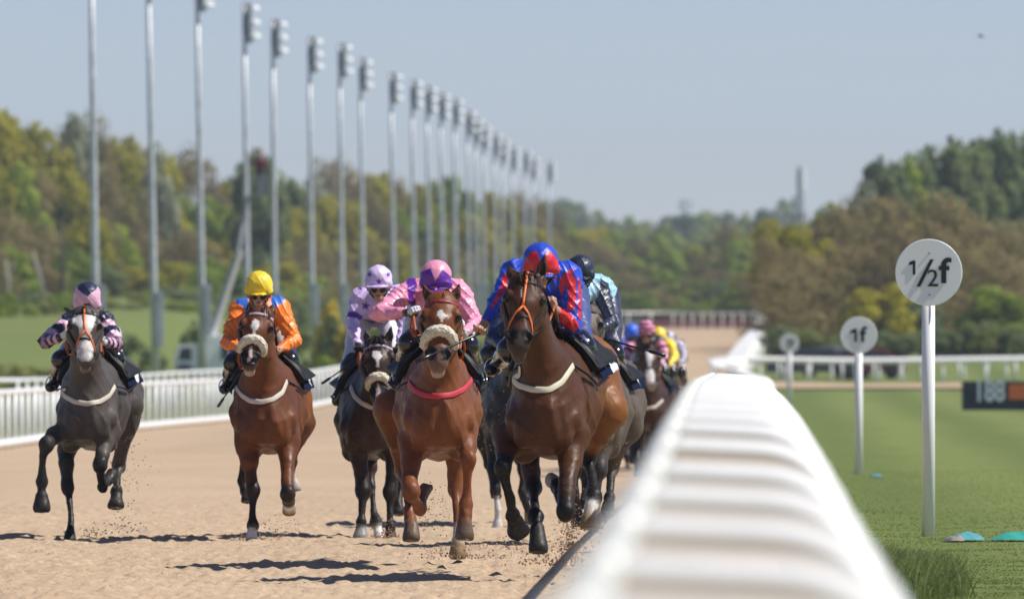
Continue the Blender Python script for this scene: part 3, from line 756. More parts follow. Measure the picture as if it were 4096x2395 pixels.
def xy_turf(rnd, n):
    y = 70 + 100 * rnd.rand(n) ** 2.2; return rail_x(y) + .72 + rnd.rand(n) * (np.maximum(.5, y * .0425 + .25 - rail_x(y))), y
blades('turf_blades', 60000, lambda r_, n: np.zeros(n), lambda r_, n: np.zeros(n), .020, 1, BL, wd=.007, xy=xy_turf, kind='stuff', label='short pale-tipped turf grass to the right of the rail', cat='grass')
def xy_tuft(rnd, n):
    cx = np.array([2.33, 2.48, 2.25, 2.62, 2.42]); cy = np.array([77, 76, 79, 75.5, 75]); k = rnd.randint(0, 5, n)
    return cx[k] + rnd.normal(size=n) * .10, cy[k] + rnd.normal(size=n) * .6
blades('long_grass_tuft', 5200, lambda r_, n: np.zeros(n), lambda r_, n: np.zeros(n), .30, 2, BL2, wd=.0045, xy=xy_tuft, kind='stuff', label='long unmown grass growing beside the foot of the near rail', cat='grass')
# rough grass on the left bank
def xy_rough(rnd, n): return rnd.uniform(-26, -3, n), rnd.uniform(410, 600, n)
def xy_edge(rnd, n):
    y = rnd.uniform(72, 92, n) ; return rail_x(y) + .80 + np.abs(rnd.normal(size=n)) * .12, y
blades('rail_edge_grass', 5000, lambda r_, n: np.zeros(n), lambda r_, n: np.zeros(n), .12, 10, BL2, wd=.005, xy=xy_edge, kind='stuff', label='ragged grass fringe along the foot of the rail', cat='grass')
# small bird
b = P(3922, 147, 260)
m = MB(); m.tube([b + Vector((-.07, 0, .01)), b + Vector((-.03, 0, .02)), b + Vector((.03, 0, 0)), b + Vector((.09, 0, -.02))], [.008, .022, .02, .004], 8)
bird = m.build('bird', simple('bird_dark', (.12, .12, .13), .8), None, True, label='tiny dark bird in the sky at upper right', cat='bird')
for s_ in (-1, 1):
    m = MB(); m.add([b + Vector((-.02, 0, .01)), b + Vector((.03, 0, .01)), b + Vector((.02, s_ * .12, .05)), b + Vector((-.02, s_ * .1, .05)), b + Vector((-.01, 0, .02))], [(0, 1, 2, 3), (0, 3, 4)]); m.build('wing', simple('bird_dark', (.12, .12, .13), .8), bird)

# haze
hz = MB(); hz.box((60, 2400, 30), (1600, 2500, 60)); 
t = bpy.data.materials.new('haze'); t.use_nodes = True; t.node_tree.nodes.clear()
o_ = t.node_tree.nodes.new('ShaderNodeOutputMaterial'); v_ = t.node_tree.nodes.new('ShaderNodeVolumePrincipled')
v_.inputs['Color'].default_value = (.72, .80, .92, 1); v_.inputs['Density'].default_value = .00014; v_.inputs['Anisotropy'].default_value = .2
t.node_tree.links.new(v_.outputs[0], o_.inputs['Volume'])
HAZE = hz.build('haze', t, None, kind='stuff', label='thin pale daylight haze over the racecourse', cat='haze')
# ------------------------------------------------------------------ distance fields: bodies grown as one continuous surface
def _a(v): return np.array(v, np.float32)
class Sdf:
    def __init__(s, h): s.h = h; s.p = []
    def cap(s, a, b, r0, r1=None, c=None, c1=None, k=.03, sx=1.0, lat=None, sub=False, cf=None):
        """tapered capsule a-b; sx scales the radius along the lateral direction"""
        s.p.append(dict(a=_a(a), b=_a(b), r0=r0, r1=r0 if r1 is None else r1, c=c, c1=c1, k=k, sx=sx, lat=lat, sub=sub, cf=cf)); return s
    def ball(s, a, r, c=None, k=.03, sc=(1, 1, 1), sub=False, rot=None):
        s.p.append(dict(a=_a(a), b=_a(a), r0=r, r1=r, c=c, c1=None, k=k, ell=_a(sc), sub=sub, rot=rot, sx=1, lat=None, cf=None)); return s
    def chain(s, pts, **kw):
        """pts: list of (point, radius)"""
        for (a, r0), (b, r1) in zip(pts[:-1], pts[1:]): s.cap(a, b, r0, r1, **kw)
        return s
    def mesh(s, name, wrinkle=0.0, wscale=9.0, seed=0):
        h = s.h; mg = 3 * h + .02
        lo = np.min([np.minimum(p['a'], p['b']) - max(p['r0'], p['r1']) * max(1, p['sx'], *(p.get('ell', _a((1, 1, 1))))) for p in s.p if not p['sub']], 0) - mg
        hi = np.max([np.maximum(p['a'], p['b']) + max(p['r0'], p['r1']) * max(1, p['sx'], *(p.get('ell', _a((1, 1, 1))))) for p in s.p if not p['sub']], 0) + mg
        n = np.ceil((hi - lo) / h).astype(int) + 1
        D = np.full(n, .5, np.float32); C = np.zeros((*n, 3), np.float32)
        ax = [lo[i] + h * np.arange(n[i], dtype=np.float32) for i in range(3)]
        for p in s.p:
            m = max(p['r0'], p['r1']) * max(1, p['sx'], *(p.get('ell', _a((1, 1, 1))))) + p['k'] + 2 * h
            i0 = np.maximum(0, np.floor((np.minimum(p['a'], p['b']) - m - lo) / h).astype(int))
            i1 = np.minimum(n, np.ceil((np.maximum(p['a'], p['b']) + m - lo) / h).astype(int) + 1)
            if np.any(i1 <= i0): continue
            sl = tuple(slice(i0[i], i1[i]) for i in range(3))
            X = ax[0][sl[0]][:, None, None]; Y = ax[1][sl[1]][None, :, None]; Z = ax[2][sl[2]][None, None, :]
            a, b = p['a'], p['b']
            dx, dy, dz = X - a[0], Y - a[1], Z - a[2]
            t = 0.0
            if 'ell' in p:
                if p.get('rot') is not None:
                    M = np.array(p['rot'].transposed(), np.float32)
                    dx, dy, dz = (M[0, 0] * dx + M[0, 1] * dy + M[0, 2] * dz, M[1, 0] * dx + M[1, 1] * dy + M[1, 2] * dz, M[2, 0] * dx + M[2, 1] * dy + M[2, 2] * dz)
                e = p['ell']; rr = p['r0'] * float(e.min())
                q = np.sqrt((dx / (p['r0'] * e[0])) ** 2 + (dy / (p['r0'] * e[1])) ** 2 + (dz / (p['r0'] * e[2])) ** 2)
                d = (q - 1) * rr
            else:
                w_ = b - a; L2 = float(w_ @ w_) + 1e-12
                t = np.clip((dx * w_[0] + dy * w_[1] + dz * w_[2]) / L2, 0, 1)
                r = p['r0'] + (p['r1'] - p['r0']) * t
                ex, ey, ez = dx - t * w_[0], dy - t * w_[1], dz - t * w_[2]
                if p['sx'] == 1.0:
                    d = np.sqrt(ex * ex + ey * ey + ez * ez) - r
                else:
                    l = _a(p['lat'] if p['lat'] is not None else (1, 0, 0)); l = l / np.linalg.norm(l)
                    la = ex * l[0] + ey * l[1] + ez * l[2]
                    o2 = np.maximum(ex * ex + ey * ey + ez * ez - la * la, 0)
                    q = np.sqrt((la / p['sx']) ** 2 + o2)
                    d = (q - r) * min(1.0, max(p['sx'], .5))
            cur = D[sl]
            if p['sub']:
                k = p['k']; hh = np.maximum(k - np.abs(-d - cur), 0) / k
                D[sl] = np.maximum(cur, -d) + hh * hh * k * .25
                if p['c'] is not None:
                    m_ = (d < 1.6 * h)[..., None]; C[sl] = np.where(m_, _a(p['c']), C[sl])
                continue
            k = p['k']
            hh = np.maximum(k - np.abs(cur - d), 0) / k
            new = np.minimum(cur, d) - hh * hh * k * .25
            wgt = np.clip(.5 + .5 * (cur - d) / max(k * .6, h), 0, 1)[..., None]
            col = None
            if p['cf'] is not None: col = p['cf'](np.broadcast_to(t, d.shape))
            elif p['c'] is not None:
                col = _a(p['c']) if p['c1'] is None else _a(p['c']) + (_a(p['c1']) - _a(p['c'])) * np.broadcast_to(t, d.shape)[..., None]
            if col is not None: C[sl] = C[sl] * (1 - wgt) + col * wgt
            D[sl] = new
        if wrinkle:
            X = ax[0][:, None, None]; Y = ax[1][None, :, None]; Z = ax[2][None, None, :]
            s1 = wscale
            r1 = 1 - np.abs(np.sin(s1 * (X * 1.3 + Z * 1.2) + 2.2 * np.sin(s1 * .55 * (Y * .8 + X) + seed) + 1.5 * np.sin(s1 * .4 * Z + seed)))
            r2 = 1 - np.abs(np.sin(s1 * .8 * (Z * 1.2 - X * .9 + Y * .5) + 2.4 * np.sin(s1 * .6 * (X - Z * .4) + 1 + seed)))
            r3 = np.sin(s1 * .5 * (Y * 1.1 - X * .9 + Z) + 1.7 * np.sin(s1 * .5 * Z + 1 + seed))
            D -= (wrinkle * (r1 ** 2.5 * 1.5 + r2 ** 2.5 * 1.2 + r3 * .7 - .9)).astype(np.float32)
        return surf_nets(D, C, lo, h)

def surf_nets(D, C, lo, h):
    ins = D < 0
    nx, ny, nz = D.shape
    cnt = np.zeros((nx - 1, ny - 1, nz - 1), np.int8)
    for i in (0, 1):
        for j in (0, 1):
            for k in (0, 1): cnt += ins[i:nx - 1 + i, j:ny - 1 + j, k:nz - 1 + k]
    act = (cnt > 0) & (cnt < 8)
    ci = np.argwhere(act); idx = np.full(act.shape, -1, np.int32); idx[act] = np.arange(len(ci))
    acc = np.zeros((len(ci), 3)); num = np.zeros(len(ci))
    corners = [(i, j, k) for i in (0, 1) for j in (0, 1) for k in (0, 1)]
    for a in corners:
        for axis in range(3):
            if a[axis] == 1: continue
            b = list(a); b[axis] = 1
            A = ci + a; B = ci + b
            da = D[A[:, 0], A[:, 1], A[:, 2]]; db = D[B[:, 0], B[:, 1], B[:, 2]]
            m = (da < 0) != (db < 0)
            t = np.where(m, da / np.where(m, da - db, 1), 0)
            pt = np.array(a, float)[None] * np.ones((len(ci), 1)); pt[:, axis] = t
            acc += pt * m[:, None]; num += m
    loc = acc / num[:, None]
    V = lo + (ci + loc) * h
    cc = np.minimum(np.round(ci + loc).astype(int), np.array(D.shape) - 1)
    col = C[cc[:, 0], cc[:, 1], cc[:, 2]]
    Q = []
    for axis in range(3):
        u, v = [(1, 2), (2, 0), (0, 1)][axis]
        sa = [slice(None)] * 3; sb = [slice(None)] * 3
        sa[axis] = slice(0, -1); sb[axis] = slice(1, None)
        A = ins[tuple(sa)]; B = ins[tuple(sb)]
        e = np.argwhere(A != B)
        e = e[(e[:, u] > 0) & (e[:, v] > 0) & (e[:, u] < D.shape[u] - 1) & (e[:, v] < D.shape[v] - 1)]
        fl = A[e[:, 0], e[:, 1], e[:, 2]]
        def at(du, dv):
            q = e.copy(); q[:, u] -= du; q[:, v] -= dv; return idx[q[:, 0], q[:, 1], q[:, 2]]
        q = np.stack([at(1, 1), at(0, 1), at(0, 0), at(1, 0)], 1)
        q = np.where(fl[:, None], q, q[:, ::-1]); Q.append(q)
    Q = np.concatenate(Q); Q = Q[(Q >= 0).all(1)]
    return V.astype(np.float32), Q, col.astype(np.float32)

def body_obj(name, V, Q, C, mat_, parent, **kw):
    me = mesh_np(V, Q, name); set_col(me, C)
    return link(name, me, parent, mat_, True, **kw)

def proj(V):
    """picture position of world points, used only to look up coat markings on a body"""
    s = F / V[:, 1]; return 2048 + V[:, 0] * s, HY - (V[:, 2] - CAMZ) * s
def in_poly(x, y, poly):
    ins = np.zeros(len(x), bool); n = len(poly); j = n - 1
    for i in range(n):
        xi, yi = poly[i]; xj, yj = poly[j]
        c = ((yi > y) != (yj > y)) & (x < (xj - xi) * (y - yi) / (yj - yi + 1e-9) + xi); ins ^= c; j = i
    return ins
def mark(V, C, poly, col, ymax=None, ymin=None):
    x, y = proj(V); m = in_poly(x, y, poly)
    if ymax is not None: m &= V[:, 1] < ymax
    if ymin is not None: m &= V[:, 1] > ymin
    C[m] = col
def bvh(V, Q): return BVHTree.FromPolygons([tuple(v) for v in V.tolist()], Q.tolist())
CAMP = Vector((0, 0, CAMZ))
def on_surf(tree_, px, py, d, off=.008):
    """point on the body's surface seen at px,py from the front"""
    t = P(px, py, d); dr = (t - CAMP).normalized()
    o = t - dr * 3.0
    hit, nrm, i, dist = tree_.ray_cast(o, dr, 7.0)
    if hit is None:
        hit, nrm, i, dist = tree_.find_nearest(t)
    return hit + nrm * off, nrm
def strap(tree_, pts, d, w_, th, mat_, parent, name, off=.004, sub=6, closed=False, **kw):
    Pp = []; Nn = []
    for (a, b) in zip(pts[:-1], pts[1:]):
        for k in range(sub):
            f = k / sub; q, nn = on_surf(tree_, a[0] + (b[0] - a[0]) * f, a[1] + (b[1] - a[1]) * f, d, off); Pp.append(q); Nn.append(nn)
    q, nn = on_surf(tree_, pts[-1][0], pts[-1][1], d, off); Pp.append(q); Nn.append(nn)
    # smooth
    for _ in range(2):
        Pp = [Pp[0]] + [(Pp[i - 1] + Pp[i] * 2 + Pp[i + 1]) / 4 for i in range(1, len(Pp) - 1)] + [Pp[-1]]
        Nn = [Nn[0]] + [(Nn[i - 1] + Nn[i] * 2 + Nn[i + 1]).normalized() for i in range(1, len(Nn) - 1)] + [Nn[-1]]
    m = MB(); m.tube(Pp, w_, 8, flat=th / w_, up=Nn)
    return m.build(name, mat_, parent, True, **kw)
# ------------------------------------------------------------------ horses
def coat_mat(name, rough=.45, vscale=3.0, amt=.25, sheen=.0):
    t = NT(name); a = t.n('ShaderNodeVertexColor'); a.layer_name = 'Col'
    n1 = t.noise(vscale, 4); n2 = t.noise(60, 3, stretch=(1, 1, .3)); n3 = t.noise(11, 3)
    m1 = t.ramp(n1.outputs['Fac'], [(.3, (1 - amt,) * 3), (.7, (1 + amt * .6,) * 3)])
    c = t.mix(1.0, a.outputs[0], m1, 'MULTIPLY')
    c = t.mix(1.0, c, t.ramp(n2.outputs['Fac'], [(.3, (.86,) * 3), (.7, (1.08,) * 3)]), 'MULTIPLY')
    g = t.n('ShaderNodeNewGeometry'); sx = t.n('ShaderNodeSeparateXYZ'); t.l(g.outputs['Position'], sx.inputs[0])
    mr = t.n('ShaderNodeMapRange'); mr.inputs[1].default_value = .1; mr.inputs[2].default_value = 1.5; mr.inputs[3].default_value = .75; mr.inputs[4].default_value = .08; t.l(sx.outputs[2], mr.inputs[0])
    sp = t.noise(95, 2); sr = t.ramp(sp.outputs['Fac'], [(.64, (0, 0, 0)), (.70, (1, 1, 1))]); n5 = t.noise(5, 3); s5 = t.ramp(n5.outputs['Fac'], [(.42, (0, 0, 0)), (.62, (1, 1, 1))])
    m5 = t.n('ShaderNodeMath', _operation='MULTIPLY'); t.l(sr, m5.inputs[0]); t.l(mr.outputs[0], m5.inputs[1]); m6 = t.n('ShaderNodeMath', _operation='MULTIPLY'); t.l(m5.outputs[0], m6.inputs[0]); t.l(s5, m6.inputs[1])
    c = t.mix(m6.outputs[0], c, (.40, .29, .19))
    t.col(c)
    r_ = t.ramp(n3.outputs['Fac'], [(.3, (rough - .1,) * 3), (.7, (rough + .16,) * 3)]); t.l(r_, t.b.inputs['Roughness'])
    t.b.inputs['Specular IOR Level'].default_value = .22
    n4 = t.noise(26, 4, stretch=(1, 1, .55)); bb = t.mix(.5, n3.outputs['Color'], n4.outputs['Color'])
    t.bump(bb, .7, .016); return t.m
COAT = coat_mat('horse_coat')
HAIR = coat_mat('horse_hair', .5, 20, .4)
def vcol_mat(name, rough, spec=.5, bump=.0, bs=30, coat=0, bd=.004, sheen=0):
    t = NT(name); a = t.n('ShaderNodeVertexColor'); a.layer_name = 'Col'; n = t.noise(bs, 3)
    t.col(t.mix(1.0, a.outputs[0], t.ramp(n.outputs['Fac'], [(.3, (.88,) * 3), (.7, (1.06,) * 3)]), 'MULTIPLY'))
    t.b.inputs['Roughness'].default_value = rough; t.b.inputs['Specular IOR Level'].default_value = spec; t.b.inputs['Coat Weight'].default_value = coat
    if sheen: t.b.inputs['Sheen Weight'].default_value = sheen
    if bump: t.bump(n.outputs['Fac'], bump, bd)
    return t.m
SILK = vcol_mat('racing_silk', .40, .6, .5, 16, bd=.02); SKIN = vcol_mat('skin', .5, .4); CLOTHV = vcol_mat('saddle_cloth', .9, .06, .3, 20)
BOOTM = simple('boot_leather', (.008, .008, .009), .18, var=.2, coat=.4)
LEATHER = simple('black_leather', (.012, .011, .011), .5, var=.2, spec=.25); TAN = simple('rein_rubber', (.36, .09, .025), .6, var=.2)
ORG = simple('orange_bridle', (.75, .16, .02), .5, var=.08); GIRTH = simple('white_breast_girth', (.55, .50, .44), .6, var=.1); GIRTHR = simple('red_breast_girth', (.48, .03, .05), .6, var=.15)
GIRTHC = simple('cream_breast_girth', (.58, .55, .42), .55, var=.1)
STEELB = simple('bit_steel', (.6, .6, .6), .2, 1); BROW = simple('brow_band', (.42, .36, .45), .5, var=.3, scale=60)
def fleece_mat():
    t = NT('sheepskin'); n = t.noise(70, 4); t.col(t.ramp(n.outputs['Fac'], [(.3, (.66, .59, .44)), (.6, (.85, .80, .66))])); t.b.inputs['Roughness'].default_value = 1
    t.bump(n.outputs['Fac'], 1, .02); return t.m
FLEECE = fleece_mat()

def horse(S):
    s = S['s']; d = F / s; h = S.get('h', .0135)
    p = lambda x, y, dd: P(x, y, d + dd)
    B = S['body']; K = S.get('dark', (.012, .010, .009)); SK = (.62, .60, .57); lowc = S.get('lower', B)
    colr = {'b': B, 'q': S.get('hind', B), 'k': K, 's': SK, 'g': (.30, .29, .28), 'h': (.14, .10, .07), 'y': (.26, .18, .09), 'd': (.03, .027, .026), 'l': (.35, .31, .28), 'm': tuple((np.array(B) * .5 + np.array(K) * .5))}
    zb = S['zb']; cxa, cxb = S['cx']          # picture columns of chest and rump
    f = Sdf(h)
    def ctr(dd, z):
        k = dd / 2.2; px = cxa + (cxb - cxa) * k; v = p(px, 0, dd); v.z = zb + z + S.get('hz', 0) * min(1, max(0, dd - .5)); return v
    W = S.get('w', 1.0) * .94
    st = [(.10, .27, .19, .24), (.34, .34, .245, .33), (.70, .35, .265, .365), (1.15, .40, .285, .33), (1.55, .48, .25, .25), (1.9, .50, .27, .26), (2.15, .45, .20, .22)]
    for (a, b) in zip(st[:-1], st[1:]):
        hb = S.get('hind', B); ca, cb_ = [tuple(np.array(B) + (np.array(hb) - np.array(B)) * min(1, max(0, (q[0] - .7) / .9))) for q in (a, b)]  # lighter flank coat, with the sunlit look of the hindquarters put into its colour
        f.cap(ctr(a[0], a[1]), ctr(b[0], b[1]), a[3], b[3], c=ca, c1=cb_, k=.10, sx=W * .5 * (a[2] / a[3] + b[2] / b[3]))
    f.cap(ctr(.45, .66), ctr(.95, .62), .09, .08, c=B, k=.12)                       # withers
    poll = p(*S['poll'], S.get('pdd', -.34)); nose = p(*S['nose'], S.get('ndd', -.62)); chin = p(*S['chin'], S.get('ndd', -.62) + .07)
    nb = p(*S['neck'], .12)
    pn = poll + Vector((0, .10, -.05))
    f.cap(ctr(.42, .52), pn, .20, .10, c=B, k=.10, sx=.62)                          # crest
    f.cap(nb, pn + (nose - poll) * .22 + Vector((0, .10, 0)), .185, .105, c=B, k=.10, sx=.80)       # neck
    f.cap(nb + Vector((0, .1, .0)), ctr(.12, .25), .20, .2, c=B, k=.08, sx=.95)
    for sg in (-1, 1):
        L = lambda dd, z, x: ctr(dd, z) + Vector((sg * x * W, 0, 0))
        f.cap(L(.52, .60, .12), L(.08, .24, .168), .095, .10, c=B, k=.03)           # shoulder blade
        f.cap(L(.10, .24, .16), L(.30, .03, .165), .10, .09, c=B, k=.03)
        f.ball(L(-.01, .19, .085), .115, c=B, k=.035, sc=(1, .9, 1.25))             # pectoral
        f.cap(L(.20, .36, .12), L(.02, .12, .14), .085, .075, c=B, k=.02)           # brachial muscle
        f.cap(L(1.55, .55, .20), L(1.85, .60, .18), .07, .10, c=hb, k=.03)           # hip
        f.cap(L(.66, .30, .25), L(.60, .08, .17), .09, .08, c=B, k=.05)
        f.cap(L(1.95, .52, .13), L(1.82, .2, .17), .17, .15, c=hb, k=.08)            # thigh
    f.cap(ctr(-.16, .36), ctr(-.13, .10), .020, .026, k=.06, sub=True)                # groove between the pectorals
    for sg in (-1, 1):
        L = lambda dd, z, x: ctr(dd, z) + Vector((sg * x * W, 0, 0))
        f.cap(L(-.10, .40, .13), L(-.12, .14, .165), .014, .016, k=.05, sub=True)      # in front of the shoulder
        f.cap(L(.32, .58, .255), L(.42, .12, .30), .018, .024, k=.06, sub=True)        # behind the shoulder
        f.cap(L(1.45, .40, .30), L(1.62, .12, .24), .03, .03, k=.10, sub=True)         # flank
    # head ---------------------------------------------------------
    HS = S.get('hs', 1.13); ax = (nose - poll); Lh = ax.length; u = ax.normalized()
    lat = Vector(S.get('lat', (1, 0, 0))).normalized(); fr = u.cross(lat).normalized()
    if fr.y > 0: fr = -fr                                       # towards the camera, out of the face
    at = lambda t, x, o: poll + u * (t * Lh) + lat * (x * HS) + fr * (o * HS)
    hc = S.get('hcol', B)
    def hb_(a_, r, **k_): f.ball(a_, r * HS, **k_)
    def hc_(a_, b_, r0, r1=None, **k_): f.cap(a_, b_, r0 * HS, (r0 if r1 is None else r1) * HS, **k_)
    hb_(at(.10, 0, -.03), .108, c=hc, k=.04, sc=(.95, 1, 1))
    hc_(at(.10, 0, -.01), at(.42, 0, .012), .092, .082, c=hc, k=.03, sx=1.14)
    hc_(at(.42, 0, .014), at(.80, 0, .004), .074, .057, c=hc, k=.03)
    hc_(at(.83, 0, -.005), at(.98, 0, -.015), .064, .064, c=S.get('muz', K), k=.03, sx=1.08)
    hc_(at(.84, 0, -.055), chin + Vector((0, 0, .03)), .048, .042, c=S.get('chc', S.get('muz', K)), k=.03, sx=1.05)
    for sg in (-1, 1):
        hc_(at(.30, sg * .062, -.10), at(.62, sg * .046, -.09), .082, .050, c=hc, k=.035)     # cheek
        hc_(at(.62, sg * .03, -.085), at(.85, sg * .022, -.065), .042, .034, c=hc, k=.03)
        hb_(at(.31, sg * .098, .026), .038, c=hc, k=.025, sc=(.8, 1.0, 1.3))                 # brow
        hc_(at(.46, sg * .080, .02), at(.70, sg * .060, .02), .013, .010, c=hc, k=.02)        # facial crest
        hb_(at(.345, sg * .113, .026), .024, c=(.004, .003, .003), k=.006)                  # eye
        hb_(at(.91, sg * .054, .030), .031, c=tuple(x * 1.5 for x in S.get('muz', K)), k=.015)                       # nostril rim
        hb_(at(.925, sg * .056, .060), .026, c=(.006, .005, .005), k=.012, sub=True, sc=(.9, 1, 1.25))
    if S.get('mouth'):
        hc_(at(1.02, -.035, .03), at(1.02, .035, .03), .014, c=(.02, .01, .01), k=.01, sub=True)
    for (bx, by, tx, ty, fc) in S['ears']:
        a = p(bx, by, S.get('pdd', -.34) + .03); b = p(tx, ty, S.get('pdd', -.34) + (.05 if fc else .1)); m_ = a.lerp(b, .45)
        e = S.get('earw', 1.0)
        la = (b - a).cross(Vector((0, 1, 0))).normalized()
        f.cap(a, m_, .036 * e, .034 * e, c=hc, k=.02, sx=1.0)
        f.cap(m_, b, .033 * e, .006, c=hc, c1=K, k=.015)
        if fc: f.cap(a.lerp(b, .25) + Vector((0, -.038, 0)), a.lerp(b, .8) + Vector((0, -.022, 0)), .020 * e, .008, c=tuple(x * .35 for x in hc), k=.01, sub=True)
    # legs ---------------------------------------------------------
    for leg in S['legs']:
        pts = []
        if leg['t'] == 'f':
            x0 = leg['pts'][0][0]; sg = -1 if x0 < cxa else 1
            pts.append((ctr(.28, .16) + Vector((sg * .17 * W, 0, 0)), .11, 'b'))
        else:
            x0 = leg['pts'][0][0]; k = .8; sg = leg.get('side', -1)
            pts.append((ctr(1.88, .36) + Vector((sg * .15 * W, 0, 0)), .19, 'q'))
        for q in leg['pts']: pts.append((p(q[0], q[1], q[2]), q[3] * (.80 if .030 < q[3] < .0455 else 1.0), q[4]))
        # widest joints (knee or hock, fetlock) swell out of thin bone
        rr_ = [q[1] for q in pts]
        for i in range(2, len(pts)):
            nxt = rr_[i + 1] if i + 1 < len(pts) else 0
            if .044 < rr_[i] < .075 and (rr_[i] > nxt * 1.15 or rr_[i] > rr_[i - 1] * 1.1):
                f.ball(pts[i][0], rr_[i] * 1.10, c=colr[pts[i][2]], k=.012, sc=(.92, 1.0, 1.15))
        dl = [(q[0], q[1]) for q in pts]
        for i, (a, b) in enumerate(zip(pts[:-1], pts[1:])):
            if i >= 2 and (b[0] - a[0]).length > .12:
                q1 = a[0].lerp(b[0], .3); q2 = a[0].lerp(b[0], .75); rm = min(a[1], b[1]) * .94; ra = a[1] * .35 + rm * .65
                f.cap(a[0], q1, a[1] * .96, ra, c=colr[a[2]], k=.012); f.cap(q1, q2, ra, rm, c=colr[a[2]], c1=colr[b[2]], k=.012); f.cap(q2, b[0], rm, b[1] * .96, c=colr[b[2]], k=.012); continue
            f.cap(a[0], b[0], a[1], b[1], c=colr[a[2]], c1=colr[b[2]], k=.045 if i < 2 else .012)
        hf = leg['hoof']; a = p(*hf[0:3]); b = p(*hf[3:6]); 
        hcol = colr[hf[8]]
        f.cap(pts[-1][0], a, pts[-1][1] * .9, hf[6] * .80, c=colr[pts[-1][2]], k=.012)
        f.cap(a, a + (b - a) * .08, hf[6] * .98, c=colr[pts[-1][2]], k=.008)
        u_ = (b - a).normalized()
        f.cap(a, b - u_ * hf[7] * .35, hf[6], hf[7], c=hcol, k=.006)
        f.sp = None
        f.ball(b + u_ * (hf[7] * 1.12), hf[7] * 1.25, c=tuple(x * .6 for x in hcol), k=.006, sub=True, sc=(1.3, 1.3, .8) if abs(u_.z) > .6 else (1, 1, 1))
    if S.get('cut') is not None: pass
    eyes = [at(.345, sg * .104, .030) for sg in (-1, 1)]
    for e_ in eyes: f.ball(e_, .030 * HS, c=tuple(x * .35 for x in hc), k=.012, sc=(.8, 1, .85))
    V, Q, C = f.mesh('body', wrinkle=.0042, wscale=8.0, seed=len(S['label']))
    for mk in S.get('marks', []):
        mark(V, C, mk[0], mk[1], ymax=poll.y + .12 if len(mk) < 3 else d + mk[2])
    # slight colour variation over the trunk: darker points towards the legs
    gz = zgf(V[:, 0].mean(), d)
    base = p(cxa + (cxb - cxa) * .4, 0, .9); root = empty('racehorse', (base.x, base.y, gz), label=S['label'], cat='horse', group='galloping racehorses')
    body = body_obj('body', V, Q, C, COAT, root)
    T = bvh(V, Q)
    for sg, e_ in zip((-1, 1), eyes):
        m = MB(); m.lathe((0, 0, 0), [(.022 * HS * math.cos(q), .022 * HS * math.sin(q)) for q in np.linspace(-1.5, 1.5, 9)], 14)
        m.v = [tuple(Vector(v_) + e_ + Vector((sg * .006, -.016, 0))) for v_ in m.v]; m.build('eye', simple('eye_gloss', (.004, .003, .003), .05), root, True)
    S['T'] = T; S['root'] = root; S['p'] = p; S['ctr'] = ctr; S['at'] = at; S['d'] = d; S['lat'] = lat; S['fr'] = fr; S['u'] = u; S['pollv'] = poll
    # mane, forelock and tail -----------------------------------------
    rnd = random.Random(sum(map(ord, S['label'])))
    hairc = S.get('hair', K)
    def hair(name, strands, r0=.006):
        m = MB()
        for pts, r_ in strands: m.tube(pts, [r_, r_ * .9, r_ * .6, r_ * .15][:len(pts)], 4)
        me = m.mesh(name); set_col(me, np.tile(np.array([hairc], np.float32), (len(me.vertices), 1))); return link(name, me, root, HAIR, True)
    stn = []
    n = S.get('forelock', 26)
    for i in range(n):
        a = at(.0, rnd.uniform(-.035, .035), rnd.uniform(-.03, .05)); q = rnd.uniform(-.06, .06); up = rnd.uniform(-.01, .05)
        stn.append(([a, a + Vector((q * .3, -.02, .02 + up * .4)), a + u * rnd.uniform(.03, .08) + lat * q + fr * .06 + Vector((0, 0, up)), a + u * rnd.uniform(.06, .13) + lat * q * 1.5 + fr * .05 + Vector((0, 0, up))], .008))
    if n: hair('forelock', stn)
    stn = []
    for i in range(80):
        k = rnd.random(); a = pn.lerp(ctr(.5, .70), k) + Vector((0, 0, .10)); hd = rnd.choice((-1, 1)) if S.get('mane2') else 1
        stn.append(([a, a + Vector((hd * .03, .02, .03)), a + Vector((hd * .08, .05, -.02)), a + Vector((hd * .11, .08, -.09))], .009))
    hair('mane', stn)
    stn = []; tb = ctr(2.32, .52)
    for i in range(60):
        w_ = Vector((rnd.uniform(-.05, .05), rnd.uniform(0, .12), rnd.uniform(-.04, .04)))
        stn.append(([tb, tb + Vector((0, .18, .06)) + w_ * .4, tb + Vector((0, .42, -.05)) + w_ * 1.5, tb + Vector((0, .6, -.35)) + w_ * 2.5], .012))
    hair('tail', stn)
    return S

